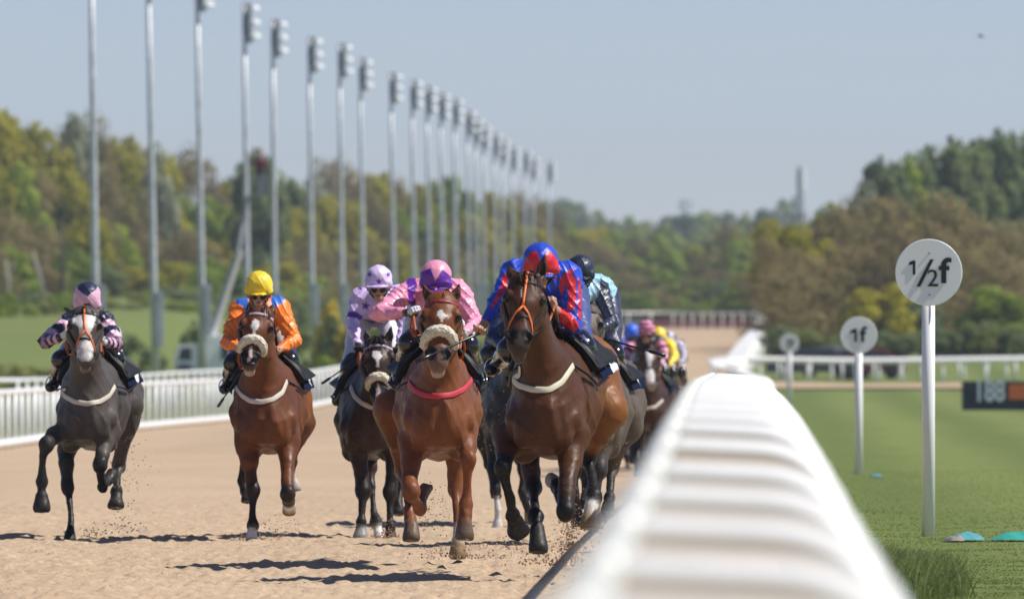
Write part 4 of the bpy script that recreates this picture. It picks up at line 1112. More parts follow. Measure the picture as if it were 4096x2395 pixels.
def wrap(S, name, dd0, dd1, a0, a1, off, mat_, nu=26, nv=26, col=None, paint=None, flare=0.0, th=.006):
    """cloth or flap that follows the barrel between two depths and two angles (0 = top)"""
    V = []; UV = []
    for i in range(nu):
        dd = dd0 + (dd1 - dd0) * i / (nu - 1); c = S['ctr'](dd, .38)
        for j in range(nv):
            f_ = j / (nv - 1); a = a0 + (a1 - a0) * f_; dr = Vector((math.sin(a), 0, math.cos(a)))
            o = c + dr * 1.0; hit, nn, ii, di = S['T'].ray_cast(o, -dr, 1.0)
            if hit is None or (hit - c).length < .15: hit = c + dr * .34
            edge = max(0, abs(a) - .6)
            V.append(hit + dr * (off + flare * edge * (.15 + i / (nu - 1))) + Vector((0, .0, 0))); UV.append((i / (nu - 1), a))
    for _ in range(2):
        W_ = [v.copy() for v in V]
        for i in range(1, nu - 1):
            for j in range(1, nv - 1):
                V[i * nv + j] = (W_[i * nv + j] * 2 + W_[(i - 1) * nv + j] + W_[(i + 1) * nv + j] + W_[i * nv + j - 1] + W_[i * nv + j + 1]) / 6
    Q = [(i * nv + j, i * nv + j + 1, (i + 1) * nv + j + 1, (i + 1) * nv + j) for i in range(nu - 1) for j in range(nv - 1)]
    me = mesh_np([tuple(v) for v in V], Q, name)
    if col is not None:
        C = np.tile(np.array([col], np.float32), (len(V), 1))
        if paint:
            for k, (u_, a) in enumerate(UV):
                c_ = paint(u_, a)
                if c_ is not None: C[k] = c_
        set_col(me, C)
    o = link(name, me, S['root'], mat_, True)
    md = o.modifiers.new('solid', 'SOLIDIFY'); md.thickness = th; md.offset = 0
    return o

def seg(px_, py_, ax_, ay_, bx, by):
    t = max(0, min(1, ((px_ - ax_) * (bx - ax_) + (py_ - ay_) * (by - ay_)) / ((bx - ax_) ** 2 + (by - ay_) ** 2 + 1e-9)))
    return math.hypot(px_ - ax_ - t * (bx - ax_), py_ - ay_ - t * (by - ay_))
def digit_paint(n, u0=.66, a0=.84, w_=.55, h_=.62, col=(.72, .72, .72)):
    st = {'6': [(.75, 1, .3, .8), (.3, .8, .15, .4), (.15, .4, .25, .08), (.25, .08, .7, .06), (.7, .06, .85, .3), (.85, .3, .65, .55), (.65, .55, .2, .48)],
          '2': [(.15, .85, .5, 1), (.5, 1, .85, .75), (.85, .75, .15, 0), (.15, 0, .9, 0)],
          '3': [(.15, .95, .8, .95), (.8, .95, .5, .6), (.5, .6, .85, .3), (.85, .3, .5, 0), (.5, 0, .1, .1)],
          '4': [(.7, 0, .7, 1), (.7, 1, .1, .35), (.1, .35, .95, .35)],
          '5': [(.85, 1, .2, 1), (.2, 1, .2, .55), (.2, .55, .7, .55), (.7, .55, .85, .3), (.85, .3, .5, 0), (.5, 0, .1, .1)],
          '7': [(.1, 1, .9, 1), (.9, 1, .4, 0)], '1': [(.5, 0, .5, 1), (.5, 1, .25, .8)]}[n]
    def f(u, a):
        for sg in (1, -1):
            x = (u - u0) / w_ + .5; x = 1 - x if sg < 0 else x
            y = .5 - (sg * a - a0) / h_
            if min(seg(x, y, *q) for q in st) < .13: return col
        return None
    return f

def tack(S, num='2', bridle=None, noseband=None, girth=None, gmat=None, gpts=None, brow=None, saddle=True, grackle=False, brc=None):
    T, root, d, at = S['T'], S['root'], S['d'], S['at']; NAVY = (.008, .014, .045)
    wrap(S, 'number_cloth', .86, 1.55, -1.22, 1.22, .022, CLOTHV, 44, 84, NAVY, digit_paint(num), flare=.11)
    if saddle:
        wrap(S, 'saddle', .60, 1.22, -1.02, 1.02, .045, LEATHER, 18, 34, flare=.16, th=.02)
        for sg in (-1, 1):
            m = MB(); pp_ = []
            for k in range(7):
                a_ = sg * (.35 + .11 * k); dr = Vector((math.sin(a_), 0, math.cos(a_))); c = S['ctr'](.66, .38); hit, nn, ii, di = T.ray_cast(c + dr, -dr, 1.0); pp_.append((hit if hit else c + dr * .34) + dr * .03)
            m.tube(pp_, [.02, .035, .045, .05, .05, .045, .02], 10); m.build('knee_roll', LEATHER, root, True)
    if gpts:
        a, b = gpts[0], gpts[-1]
        strap(T, gpts, d, .021, .004, gmat, root, 'breast_girth', off=.008, sub=8)
        for sg, e in ((-1, a), (1, b)):
            q, nn = on_surf(T, e[0], e[1], d, .01); e2 = S['ctr'](.62, .46) + Vector((sg * .30, 0, 0)); e3 = S['ctr'](.85, .5) + Vector((sg * .34, 0, 0))
            m = MB(); m.tube([q, (q + e2) / 2 + Vector((sg * .02, 0, .0)), e2, e3], .013, 6, flat=.5); m.build('girth_strap', LEATHER, root, True)
    # bridle: straps laid on the head
    lat, fr, u = S['lat'], S['fr'], S['u']
    def head_strap(pts, w_, mat_, name, th=.004):
        Pp = []; Nn = []
        for (t, x, o) in pts:
            tg = at(t, x, o); c = at(t, 0, -.05); dr = (tg - c).normalized(); hit, nn, ii, di = T.ray_cast(c + dr * .4, -dr, .6)
            if hit is None: hit, nn = tg, dr
            Pp.append(hit + nn * .006); Nn.append(nn)
        m = MB(); m.tube(Pp, w_, 8, flat=th / w_, up=Nn); return m.build(name, mat_, root, True)
    brc = brc or LEATHER
    head_strap([(.12, -.14, -.06), (.14, -.11, .03), (.15, -.05, .09), (.15, 0, .1), (.15, .05, .09), (.14, .11, .03), (.12, .14, -.06)], .012, brow or LEATHER, 'brow_band')
    for sg in (-1, 1):
        head_strap([(.12, sg * .14, -.04), (.28, sg * .14, -.05), (.45, sg * .12, -.05), (.62, sg * .10, -.045), (.76, sg * .09, -.04)], .010, LEATHER, 'cheek_strap')
        c = at(.80, sg * .062, -.03); m = MB(); m.tube([c + (u * math.cos(k * .524) + fr * math.sin(k * .524)) * .032 for k in range(13)], .005, 6); m.build('bit_ring', STEELB, root, True)
    head_strap([(.66, sg_, o) for sg_, o in ((-.12, -.05), (-.09, .03), (-.04, .08), (0, .1), (.04, .08), (.09, .03), (.12, -.05))], .011, LEATHER, 'noseband')
    if grackle:
        head_strap([(-.02, 0, .1), (.15, 0, .1), (.30, .0, .1), (.45, .0, .1), (.52, 0, .1)], .0085, ORG, 'face_strap', .006)
        for sg in (-1, 1): head_strap([(.52, 0, .1), (.60, sg * .04, .09), (.70, sg * .075, .06), (.80, sg * .09, .02), (.86, sg * .09, -.02)], .0085, ORG, 'face_strap', .006)
    if noseband:
        tN, rN = noseband; Pp = []
        for k in range(15):
            a = -1.75 + 3.5 * k / 14; dr = (lat * math.sin(a) + fr * math.cos(a)); c = at(tN, 0, -.03); hit, nn, ii, di = T.ray_cast(c + dr * .4, -dr, .5)
            if hit is None: hit = c + dr * .06
            Pp.append(hit + dr * rN * .55 + u * .05 * abs(math.sin(a)) ** 1.5)
        for _ in range(3): Pp = [Pp[0]] + [(Pp[i - 1] + Pp[i] * 2 + Pp[i + 1]) / 4 for i in range(1, 14)] + [Pp[-1]]
        m = MB(); m.tube(Pp, [rN * .92 * (.72 + .28 * math.sin(math.pi * k / 14)) for k in range(15)], 14)
        o = m.build('sheepskin_noseband', FLEECE, root, True)
        bm = bmesh.new(); bm.from_mesh(o.data); bmesh.ops.subdivide_edges(bm, edges=bm.edges, cuts=2, use_grid_fill=True); rr = random.Random(3)
        for v in bm.verts: v.co += Vector((rr.gauss(0, 1), rr.gauss(0, 1), rr.gauss(0, 1))) * .0028
        bm.to_mesh(o.data); bm.free()
# ------------------------------------------------------------------ jockeys
SKC = (.50, .27, .18)
def hand(f, W_, H, fdir, gax, col, thumb=1, colT=None):
    """fist: W_ wrist, H centre of the palm, fdir forward, gax the axis of what is gripped"""
    fd = fdir.normalized(); g = (gax - fd * gax.dot(fd)).normalized(); n = fd.cross(g).normalized()
    f.cap(W_, H, .026, .032, c=col, k=.02)
    f.ball(H, .036, c=col, k=.015)
    f.cap(H - g * .022, H + g * .022, .026, .024, c=col, k=.015)
    for i in range(4):
        b = H + fd * .026 + g * (-.033 + .022 * i); ln = (.85, 1.0, .95, .75)[i]
        m_ = b + fd * .024 * ln + n * .012; e = m_ + n * .030 * ln - fd * .006; t = e - fd * .026 * ln
        f.cap(b, m_, .0115, .0105, c=colT or col, k=.005); f.cap(m_, e, .0105, .0095, c=colT or col, k=.004); f.cap(e, t, .0095, .008, c=colT or col, k=.004)
    b = H - g * .030 * thumb * 1 + n * .006; m_ = b - g * .016 * thumb + fd * .020 + n * .016; t = m_ + fd * .020 + n * .016 + g * .014 * thumb
    f.cap(b, m_, .013, .011, c=colT or col, k=.008); f.cap(m_, t, .011, .009, c=colT or col, k=.004)

def jockey(J, S):
    d = S['d']; s = F / d; p = lambda x, y, dd: P(x, y, d + dd)
    lo = J.get('coarse', False)
    hd = p(*J['head'], J.get('hdd', .42)); rh = .112
    sh = [p(*q, .72) for q in J['sh']]; el = [p(q[0], q[1], q[2] if len(q) > 2 else .52) for q in J['el']]; ha = [p(q[0], q[1], q[2] if len(q) > 2 else .22) for q in J['ha']]
    mid = (sh[0] + sh[1]) / 2
    hip = S['ctr'](1.30, .38); hip.z = mid.z + J.get('hipz', -.06); hip.x = hip.x * .7 + mid.x * .3
    kn = [p(q[0], q[1], .78) for q in J['kn']]; an = [p(q[0], q[1], 1.18) for q in J['an']]; to = [p(q[0], q[1], 1.02) for q in J['to']]
    gz = zgf(mid.x, d + 1)
    root = empty('jockey', (hip.x, hip.y, gz), label=J['label'], cat='person', group='jockeys riding in the race')
    gc = J.get('glove', [SKC, SKC]); gt = J.get('gloveT', [None, None])
    # body ------------------------------------------------------------
    f = Sdf(.0075 if not lo else .014)
    dn = Vector((0, -.55, -.83))
    f.ball(hd + Vector((0, 0, -.03)), .098, c=SKC, k=.02, sc=(.80, .98, 1.12))
    face = hd + Vector((0, -.06, -.10))
    f.cap(hd + Vector((0, -.035, -.06)), hd + Vector((0, -.055, -.145)), .066, .040, c=SKC, k=.03)
    f.cap(face + Vector((0, -.045, .03)), face + Vector((0, -.070, -.005)), .010, .014, c=SKC, k=.012)        # nose
    f.cap(face + Vector((-.020, -.045, -.032)), face + Vector((.020, -.045, -.032)), .007, c=(.36, .12, .10), k=.006)  # mouth
    for sg in (-1, 1):
        f.ball(face + Vector((sg * .030, -.028, .038)), .012, c=(.5, .5, .5), k=.004)
        f.ball(hd + Vector((sg * .080, .01, -.07)), .026, c=SKC, k=.01, sc=(.45, .8, 1.2))
    f.cap(hd + Vector((0, .03, -.08)), mid + Vector((0, .02, .0)), .052, .062, c=SKC, k=.03)
    f.cap(mid + Vector((0, .05, -.05)), hip, .13, .12, c=SKC, k=.05, sx=1.15)
    for i in (0, 1):
        wr = ha[i] + (el[i] - ha[i]).normalized() * .075
        f.chain([(mid.lerp(sh[i], .5), .07), (sh[i], .06), (el[i], .040), (wr, .024)], c=SKC, k=.03)
        fd = (ha[i] - el[i]).normalized()
        g = J.get('grip', [(1, 0, .2), (1, 0, .2)])[i]
        hand(f, wr, ha[i], (fd + Vector(J.get('hdir', (0, -.3, 0)))).normalized(), Vector(g), gc[i], 1 if i == 0 else -1, gt[i])
        f.chain([(hip + Vector(((-1 if i == 0 else 1) * .09, 0, -.02)), .09), (kn[i], .055), (an[i], .035), (to[i], .03)], c=SKC, k=.03)
    V, Q, C = f.mesh('body'); body_obj('body', V, Q, C, SKIN, root)
    # jacket ------------------------------------------------------------
    f = Sdf(.0085 if not lo else .014)
    jc = J['jacket']; tors = J.get('torso', lambda t: np.broadcast_to(_a(jc), t.shape + (3,)))
    f.cap(mid + Vector((0, .04, -.06)), hip + Vector((0, -.06, .0)), .165, .155, cf=J.get('tors'), c=jc, k=.06, sx=1.12)
    f.cap(sh[0].lerp(mid, .2), sh[1].lerp(mid, .2), .085, c=jc, k=.06)
    f.cap(mid + Vector((0, -.02, .0)), hd + Vector((0, .05, -.10)), .075, .062, c=J.get('collar', jc), k=.03)
    for i in (0, 1):
        cu = ha[i] + (el[i] - ha[i]).normalized() * .095
        sl = J.get('sleeve', jc); cf = J.get('slcf')
        f.cap(sh[i], el[i], .086, .063, c=sl, k=.035, cf=(lambda t, i=i: cf(t, 0, i)) if cf else None)
        f.cap(el[i], cu, .062, .036, c=sl, k=.02, cf=(lambda t, i=i: cf(t, 1, i)) if cf else None)
    V, Q, C = f.mesh('jacket', wrinkle=.0070, wscale=25, seed=J.get('seed', 0))
    for mk in J.get('marks', []): mark(V, C, mk[0], mk[1], ymin=d + (mk[2] if len(mk) > 2 else .2), ymax=d + 1.0)
    body_obj('silk_jacket', V, Q, C, SILK, root)
    # breeches ----------------------------------------------------------
    f = Sdf(.012 if not lo else .018)
    f.cap(hip + Vector((0, -.04, -.05)), hip + Vector((0, .08, -.06)), .15, .15, k=.05, sx=1.1)
    for i in (0, 1):
        a = hip + Vector(((-1 if i == 0 else 1) * .10, 0, -.05)); k2 = kn[i] + (an[i] - kn[i]) * .25
        f.chain([(a, .115), (kn[i], .075), (k2, .058)], k=.04)
    V, Q, C = f.mesh('breeches', wrinkle=.004, wscale=14)
    C[:] = J.get('breech', (.68, .68, .70))
    for mk in J.get('bmarks', []): mark(V, C, mk[0], mk[1])
    body_obj('breeches', V, Q, C, SILK, root)
    # boots -------------------------------------------------------------
    for i in (0, 1):
        f = Sdf(.010 if not lo else .018)
        k2 = kn[i] + (hip - kn[i]) * .10
        f.chain([(k2, .083), (kn[i], .083), (kn[i].lerp(an[i], .5), .062), (an[i], .042)], k=.03)
        f.cap(an[i] + Vector((0, .03, -.02)), to[i], .042, .036, k=.03); f.cap(an[i].lerp(to[i], .5) + Vector((0, 0, -.01)), to[i], .034, .040, k=.02)
        V, Q, C = f.mesh('boot'); me = mesh_np(V, Q, 'boot'); link('boot', me, root, BOOTM, True)
        # stirrup iron belongs to the saddle
        c = an[i].lerp(to[i], .62) + Vector((0, 0, -.0)); sg = -1 if i == 0 else 1
        m = MB(); m.tube([c + Vector((math.cos(q) * .052, 0, math.sin(q) * .062 + .01)) for q in [k * math.pi / 6 for k in range(13)]], .006, 6); m.build('stirrup', STEELB, S['root'], True)
        top = S['ctr'](.98, .55) + Vector((sg * .24, 0, 0)); m = MB(); m.tube([top, (top + c) / 2 + Vector((sg * .04, 0, 0)), c + Vector((0, 0, .07))], .011, 6, flat=.4); m.build('stirrup_leather', LEATHER, S['root'], True)
    # helmet ------------------------------------------------------------
    f = Sdf(.006 if not lo else .011)
    hc = J['cap']; e = J.get('hsz', 1.0)
    tilt = Matrix.Rotation(R(J.get('tilt', 22)), 3, 'X')
    f.ball(hd + Vector((0, .0, .02)), rh * e, k=.01, sc=(1.02, 1.2, 1.0), c=hc, rot=tilt)
    f.cap(hd + tilt @ Vector((-.075 * e, -.06, -.022)), hd + tilt @ Vector((.075 * e, -.06, -.022)), .044 * e, k=.03, c=hc)
    pk = hd + tilt @ Vector((0, -.125, -.045))
    f.ball(pk, .085 * e, k=.012, sc=(1.0, .62, .16), c=J.get('peak', hc), rot=tilt)
    f.ball(hd + tilt @ Vector((0, .02, .118 * e)), .012, k=.02, sc=(1, 1, .6), c=hc)
    V, Q, C = f.mesh('helmet', wrinkle=.0022, wscale=24)
    m_ = V[:, 2] > -9
    for mk in J.get('capmarks', []): mark(V, C, mk[0], mk[1], ymax=hd.y + .06 + (mk[2] if len(mk) > 2 else 0))
    if J.get('capcf'): C = J['capcf'](V, C, hd)
    body_obj('helmet', V, Q, C, SILK if not J.get('capm') else J['capm'], root)
    # goggles and strap
    m = MB(); g0 = hd + tilt @ Vector((0, -.085, -.075))
    for sg in (-1, 1):
        m.tube([g0 + Vector((sg * .012, -.012, 0)), g0 + Vector((sg * .038, -.004, .002)), g0 + Vector((sg * .066, .022, .004))], [.022, .026, .018], 10)
    m.tube([g0 + Vector((-.088, .06, .006)), g0 + Vector((-.06, .01, .004)), g0 + Vector((0, -.008, .004)), g0 + Vector((.06, .01, .004)), g0 + Vector((.088, .06, .006))], .015, 8)
    m.build('goggles', simple('goggle_lens', (.008, .008, .01), .08, var=.1), root, True)
    m = MB()
    for sg in (-1, 1): m.tube([hd + Vector((sg * .085, -.02, -.04)), hd + Vector((sg * .07, -.045, -.11)), hd + Vector((sg * .02, -.07, -.165))], .008, 6)
    m.build('chin_strap', LEATHER, root, True)
    m = MB()
    m.tube([hd + tilt @ Vector((x * .086, -.095 + abs(x) ** 2 * .07, -.052)) for x in (-1.15, -.8, -.4, 0, .4, .8, 1.15)], .017, 8); m.build('helmet_rim', LEATHER, root, True)
    # reins: from the bit to the hands ----------------------------------------
    at = S['at']
    if not J.get('noreins'):
        for i in (0, 1):
            if J.get('onerein') == i: continue
            a = at(.80, (-1 if i == 0 else 1) * .066, -.04); b = ha[i] if J.get('reinhand') is None else ha[J['reinhand']] + Vector(((i - .5) * .05, 0, 0))
            mid_ = (a + b) / 2 + Vector(((-1 if i == 0 else 1) * .03, .02, -.035))
            m = MB(); m.tube([a, a.lerp(mid_, .6), mid_], .008, 6, flat=.5); m.build('rein', LEATHER, S['root'], True)
            m = MB(); sg = -1 if i == 0 else 1
            loop = [mid_, mid_.lerp(b, .6), b, b + Vector((sg * .02, .05, -.10)), b + Vector((0, .12, -.17)), b + Vector((-sg * .06, .2, -.16))]
            m.tube(loop, .0105, 6, flat=.6); m.build('rein_grip', J.get('reinm', TAN), S['root'], True)
    J['ha_w'] = ha; J['hd_w'] = hd; J['root'] = root
    return J

def whip(pts, d, dds, label, r=.009, flap=.012):
    m = MB(); Pp = [P(x, y, d + dd) for (x, y), dd in zip(pts, dds)]; n = len(Pp)
    m.tube([Pp[0], Pp[0].lerp(Pp[-1], .15), Pp[0].lerp(Pp[-1], .75), Pp[0].lerp(Pp[-1], .78), Pp[-1]], [r, r * .95, r * .6, flap, flap], 10)
    return m.build('riding_whip', simple('whip_shaft', (.01, .01, .011), .3), None, True, label=label, cat='riding whip', group='riding whips')

def basket_person():
    d = 470.; b = P(1038, 782, d); root = empty('camera_operator', (b.x, d + .8, b.z + .05), label='person in a dark red jacket standing in the raised lift platform', cat='person')
    o = Vector((b.x, d + .8, b.z + .06)); f = Sdf(.03)
    f.chain([(o + Vector((-.1, 0, .05)), .06), (o + Vector((-.1, 0, .45)), .075), (o + Vector((-.06, 0, .85)), .11)], c=(.02, .03, .08)); f.chain([(o + Vector((.12, 0, .05)), .06), (o + Vector((.1, 0, .45)), .075), (o + Vector((.06, 0, .85)), .11)], c=(.02, .03, .08))
    f.chain([(o + Vector((0, 0, .9)), .15), (o + Vector((0, 0, 1.3)), .17), (o + Vector((0, -.02, 1.5)), .07)], c=(.10, .02, .03))
    for sg in (-1, 1): f.chain([(o + Vector((sg * .2, 0, 1.38)), .065), (o + Vector((sg * .26, -.2, 1.15)), .05), (o + Vector((sg * .08, -.42, 1.25)), .04)], c=(.10, .02, .03))
    f.ball(o + Vector((0, -.03, 1.66)), .11, c=SKC, sc=(.85, .95, 1.15)); f.ball(o + Vector((0, .0, 1.73)), .11, c=(.02, .015, .012), sc=(.95, 1, .8))
    V, Q, C = f.mesh('body'); body_obj('body', V, Q, C, SKIN, root)
basket_person()
# ------------------------------------------------------------------ the runners
RED = (.62, .012, .022); BLUE = (.015, .06, .52); PINK = (.80, .30, .45); PURP = (.12, .015, .33); LIL = (.66, .50, .80); NAVYC = (.010, .016, .055)
PALEP = (.72, .42, .56); ORA = (.88, .20, .012); YEL = (.85, .62, .03); SKY = (.38, .62, .74); WHT_ = (.70, .68, .66)
def F_(t, pts, hoof, side=None):
    q = dict(t=t, pts=pts, hoof=hoof)
    if side is not None: q['side'] = side
    return q
RACE = []
# 1 grey ----------------------------------------------------------------
g = dict(s=480, body=(.078, .067, .062), dark=(.022, .021, .021), muz=(.10, .085, .08), chc=(.20, .17, .16), zb=.785, cx=(345, 436), hz=.03, poll=(338, 1250), nose=(342, 1438), chin=(341, 1487), neck=(340, 1560),
         ears=[(300, 1256, 250, 1228, 0), (378, 1253, 426, 1225, 0)], hair=(.02, .018, .018), forelock=8, w=.97,
         legs=[F_('f', [(262, 1730, .2, .095, 'b'), (222, 1740, .05, .080, 'b'), (186, 1776, -.12, .066, 'd'), (172, 1822, -.12, .044, 'd'), (168, 1870, -.1, .036, 'k'), (169, 1925, -.08, .048, 'k'), (166, 1962, -.1, .040, 'k')], (167, 1985, -.1, 167, 2040, -.12, .052, .072, 'd')),
               F_('h', [(300, 1690, 1.3, .12, 'b'), (268, 1800, .8, .085, 'b'), (264, 1850, .72, .068, 'd'), (272, 1950, .68, .058, 'k'), (280, 2010, .6, .036, 'k'), (283, 2075, .5, .033, 'k'), (283, 2122, .45, .045, 'k')], (281, 2138, .42, 277, 2176, .38, .048, .064, 'd'), -1),
               F_('f', [(440, 1720, .2, .088, 'b'), (416, 1790, .05, .062, 'b'), (400, 1858, -.1, .062, 'k'), (403, 1905, -.02, .044, 'k'), (410, 1945, .08, .046, 'k')], (428, 1925, .25, 452, 1895, .38, .045, .056, 'k')),
               F_('h', [(505, 1620, 1.75, .14, 'b'), (497, 1740, 1.8, .085, 'b'), (475, 1860, 1.95, .062, 'b'), (468, 1915, 1.8, .040, 'k'), (466, 1965, 1.7, .050, 'k')], (465, 1990, 1.66, 464, 2028, 1.62, .050, .074, 'd'), 1)],
         marks=[([(300, 1256), (386, 1256), (378, 1290), (362, 1330), (368, 1370), (376, 1400), (372, 1430), (354, 1444), (326, 1444), (308, 1428), (306, 1385), (320, 1340), (314, 1305), (288, 1292)], (.66, .63, .60))],
         label='leftmost horse, dark grey with a broad white face and orange face strap')
g = horse(g); tack(g, '6', gpts=[(234, 1545), (262, 1585), (300, 1606), (348, 1615), (400, 1606), (436, 1582), (458, 1545)], gmat=GIRTH, grackle=True)
cf = lambda t, part, i: np.where(((t * (2.2 if part == 0 else 3.0) + .45 * part) % 1.0 < .5)[..., None], _a(NAVYC), _a(PALEP))
J1 = jockey(dict(head=(349, 1192), sh=[(276, 1290), (420, 1285)], el=[(184, 1366, .45), (466, 1375, .5)], ha=[(272, 1338), (402, 1366)], kn=[(246, 1440), (458, 1436)], an=[(216, 1530), (500, 1520)], to=[(200, 1548), (516, 1552)],
                 jacket=NAVYC, slcf=cf, cap=PALEP, tilt=30, capmarks=[([(290, 1090), (312, 1158), (349, 1186), (386, 1156), (408, 1090)], NAVYC, .1)], glove=[(.6, .6, .6), (.6, .6, .6)], breech=(.6, .55, .6), seed=1,
                 label='leftmost jockey, navy and pale pink hooped sleeves, pink and navy cap'), g)
# 2 bay, orange jockey ----------------------------------------------------
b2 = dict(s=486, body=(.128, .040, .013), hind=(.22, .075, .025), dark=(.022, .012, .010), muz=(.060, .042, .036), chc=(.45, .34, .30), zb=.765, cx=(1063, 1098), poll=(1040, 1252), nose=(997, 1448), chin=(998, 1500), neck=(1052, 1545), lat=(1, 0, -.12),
          ears=[(1006, 1258, 998, 1196, 1), (1078, 1268, 1092, 1218, 1)], forelock=30, mouth=True, w=1.04,
          legs=[F_('f', [(990, 1770, .2, .098, 'b'), (998, 1850, .15, .068, 'b'), (1006, 1920, .1, .056, 'm'), (1013, 1958, .08, .062, 'k'), (1011, 2010, .05, .034, 'k'), (1010, 2060, .02, .031, 'k'), (1011, 2102, 0, .048, 'k'), (1009, 2122, -.02, .036, 's')], (1007, 2130, -.02, 1006, 2160, -.04, .040, .052, 's')),
                F_('f', [(1150, 1770, .2, .098, 'b'), (1150, 1850, .05, .062, 'b'), (1148, 1920, -.05, .056, 'b'), (1151, 1975, -.12, .064, 'k'), (1155, 2000, .05, .052, 'k'), (1156, 2012, .1, .050, 's')], (1157, 2022, .14, 1156, 2052, .2, .055, .058, 'y')),
                F_('h', [(1010, 1780, 1.7, .10, 'b'), (985, 1870, 1.6, .055, 'k'), (975, 1925, 1.6, .052, 'k'), (980, 1965, 1.55, .046, 'k')], (984, 1980, 1.5, 988, 2006, 1.45, .042, .055, 'd'), -1),
                F_('h', [(1195, 1690, 1.75, .13, 'b'), (1165, 1790, 1.8, .075, 'b'), (1160, 1850, 2.0, .055, 'k'), (1172, 1915, 2.1, .036, 's')], (1177, 1930, 2.1, 1186, 1962, 2.1, .040, .052, 'l'), 1)],
          marks=[([(1010, 1282), (1022, 1275), (1038, 1282), (1036, 1305), (1020, 1330), (1018, 1365), (1008, 1366), (1012, 1328), (1003, 1305)], (.66, .63, .60)), ([(1000, 1385), (1012, 1385), (1005, 1440), (990, 1450), (992, 1430)], (.6, .5, .48))],
          label='bright bay horse with white stripe and white sheepskin noseband, second from the left')
b2 = horse(b2); tack(b2, '3', gpts=[(943, 1545), (968, 1580), (1003, 1603), (1045, 1608), (1090, 1598), (1128, 1570), (1146, 1524)], gmat=GIRTH, noseband=(.64, .043), brow=BROW)
cfo = lambda t, part, i: np.broadcast_to(_a(ORA), t.shape + (3,))
J2 = jockey(dict(head=(1036, 1147), sh=[(958, 1232), (1118, 1232)], el=[(912, 1368), (1176, 1360)], ha=[(962, 1394), (1103, 1404)], kn=[(936, 1452), (1156, 1446)], an=[(908, 1536), (1192, 1528)], to=[(896, 1556), (1206, 1550)],
                 jacket=ORA, slcf=cfo, cap=YEL, tilt=8, glove=[SKC, SKC], seed=2, breech=(.015, .022, .085), bmarks=[([(1075, 1280), (1120, 1280), (1140, 1340), (1120, 1385), (1080, 1380)], (.65, .65, .7))],
                 marks=[([(930, 1170), (985, 1160), (1000, 1250), (984, 1250), (972, 1225), (945, 1212)], (.03, .16, .66)), ([(1145, 1170), (1090, 1160), (1078, 1250), (1092, 1250), (1103, 1225), (1130, 1212)], (.03, .16, .66)), ([(990, 1285), (1090, 1285), (1085, 1350), (995, 1350)], (.03, .14, .60))],
                 label='jockey in an orange jacket with blue shoulders and a bright yellow cap'), b2)
whip([(964, 1488), (873, 1624)], b2['d'], [.3, .75], 'black whip hanging down beside the left boot of the orange jockey')
# 3 dark bay, lilac star jockey ---------------------------------------------
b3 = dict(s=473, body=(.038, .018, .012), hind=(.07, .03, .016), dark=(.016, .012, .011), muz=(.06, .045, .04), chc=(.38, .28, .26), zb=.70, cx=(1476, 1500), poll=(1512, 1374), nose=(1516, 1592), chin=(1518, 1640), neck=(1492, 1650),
          ears=[(1473, 1380, 1463, 1308, 1), (1550, 1378, 1566, 1304, 1)], forelock=60, w=.97,
          legs=[F_('f', [(1432, 1770, .2, .098, 'b'), (1440, 1860, .15, .070, 'b'), (1453, 1962, .1, .066, 'k'), (1449, 2020, .05, .043, 'k'), (1446, 2085, 0, .048, 'k')], (1443, 2110, 0, 1441, 2158, -.03, .048, .074, 'g')),
                F_('h', [(1480, 1800, 1.3, .08, 'b'), (1480, 1870, 1.1, .055, 'b'), (1486, 1950, 1.0, .042, 'k'), (1495, 2040, .9, .038, 'k'), (1503, 2088, .85, .052, 'k'), (1511, 2118, .82, .044, 's')], (1514, 2132, .8, 1517, 2164, .78, .044, .054, 's'), -1),
                F_('f', [(1575, 1790, .2, .090, 'b'), (1572, 1880, .15, .060, 'k'), (1561, 1970, .1, .062, 'k'), (1560, 2040, .05, .038, 'k'), (1560, 2105, 0, .046, 'k')], (1560, 2125, 0, 1560, 2160, 0, .045, .06, 'd')),
                F_('h', [(1570, 1750, 1.7, .12, 'b'), (1600, 1850, 1.8, .07, 'b'), (1600, 1930, 2.0, .05, 'k'), (1595, 2000, 1.9, .045, 'k')], (1592, 2020, 1.88, 1590, 2055, 1.85, .045, .06, 'd'), 1)],
          marks=[([(1488, 1408), (1505, 1400), (1524, 1408), (1528, 1425), (1514, 1442), (1512, 1490), (1507, 1490), (1506, 1440), (1490, 1428)], (.66, .63, .60)), ([(1508, 1530), (1516, 1530), (1526, 1600), (1502, 1600)], (.60, .47, .45))],
          label='dark bay horse with white star and sheepskin noseband, just left of the chestnut')
b3 = horse(b3); tack(b3, '4', gpts=[(1404, 1545), (1420, 1585), (1450, 1612), (1490, 1630), (1535, 1625), (1580, 1590)], gmat=GIRTH, noseband=(.68, .040), brow=BROW)
def star(cx, cy, r, a0=0):
    return [(cx + math.sin(a0 + k * math.pi / 5) * (r if k % 2 == 0 else r * .42), cy - math.cos(a0 + k * math.pi / 5) * (r if k % 2 == 0 else r * .42)) for k in range(10)]
def cfl(t, part, i):
    base = np.broadcast_to(_a(LIL), t.shape + (3,))
    return np.where(((t > .66) & (t < .86))[..., None], _a(PURP), base) if part == 0 else base
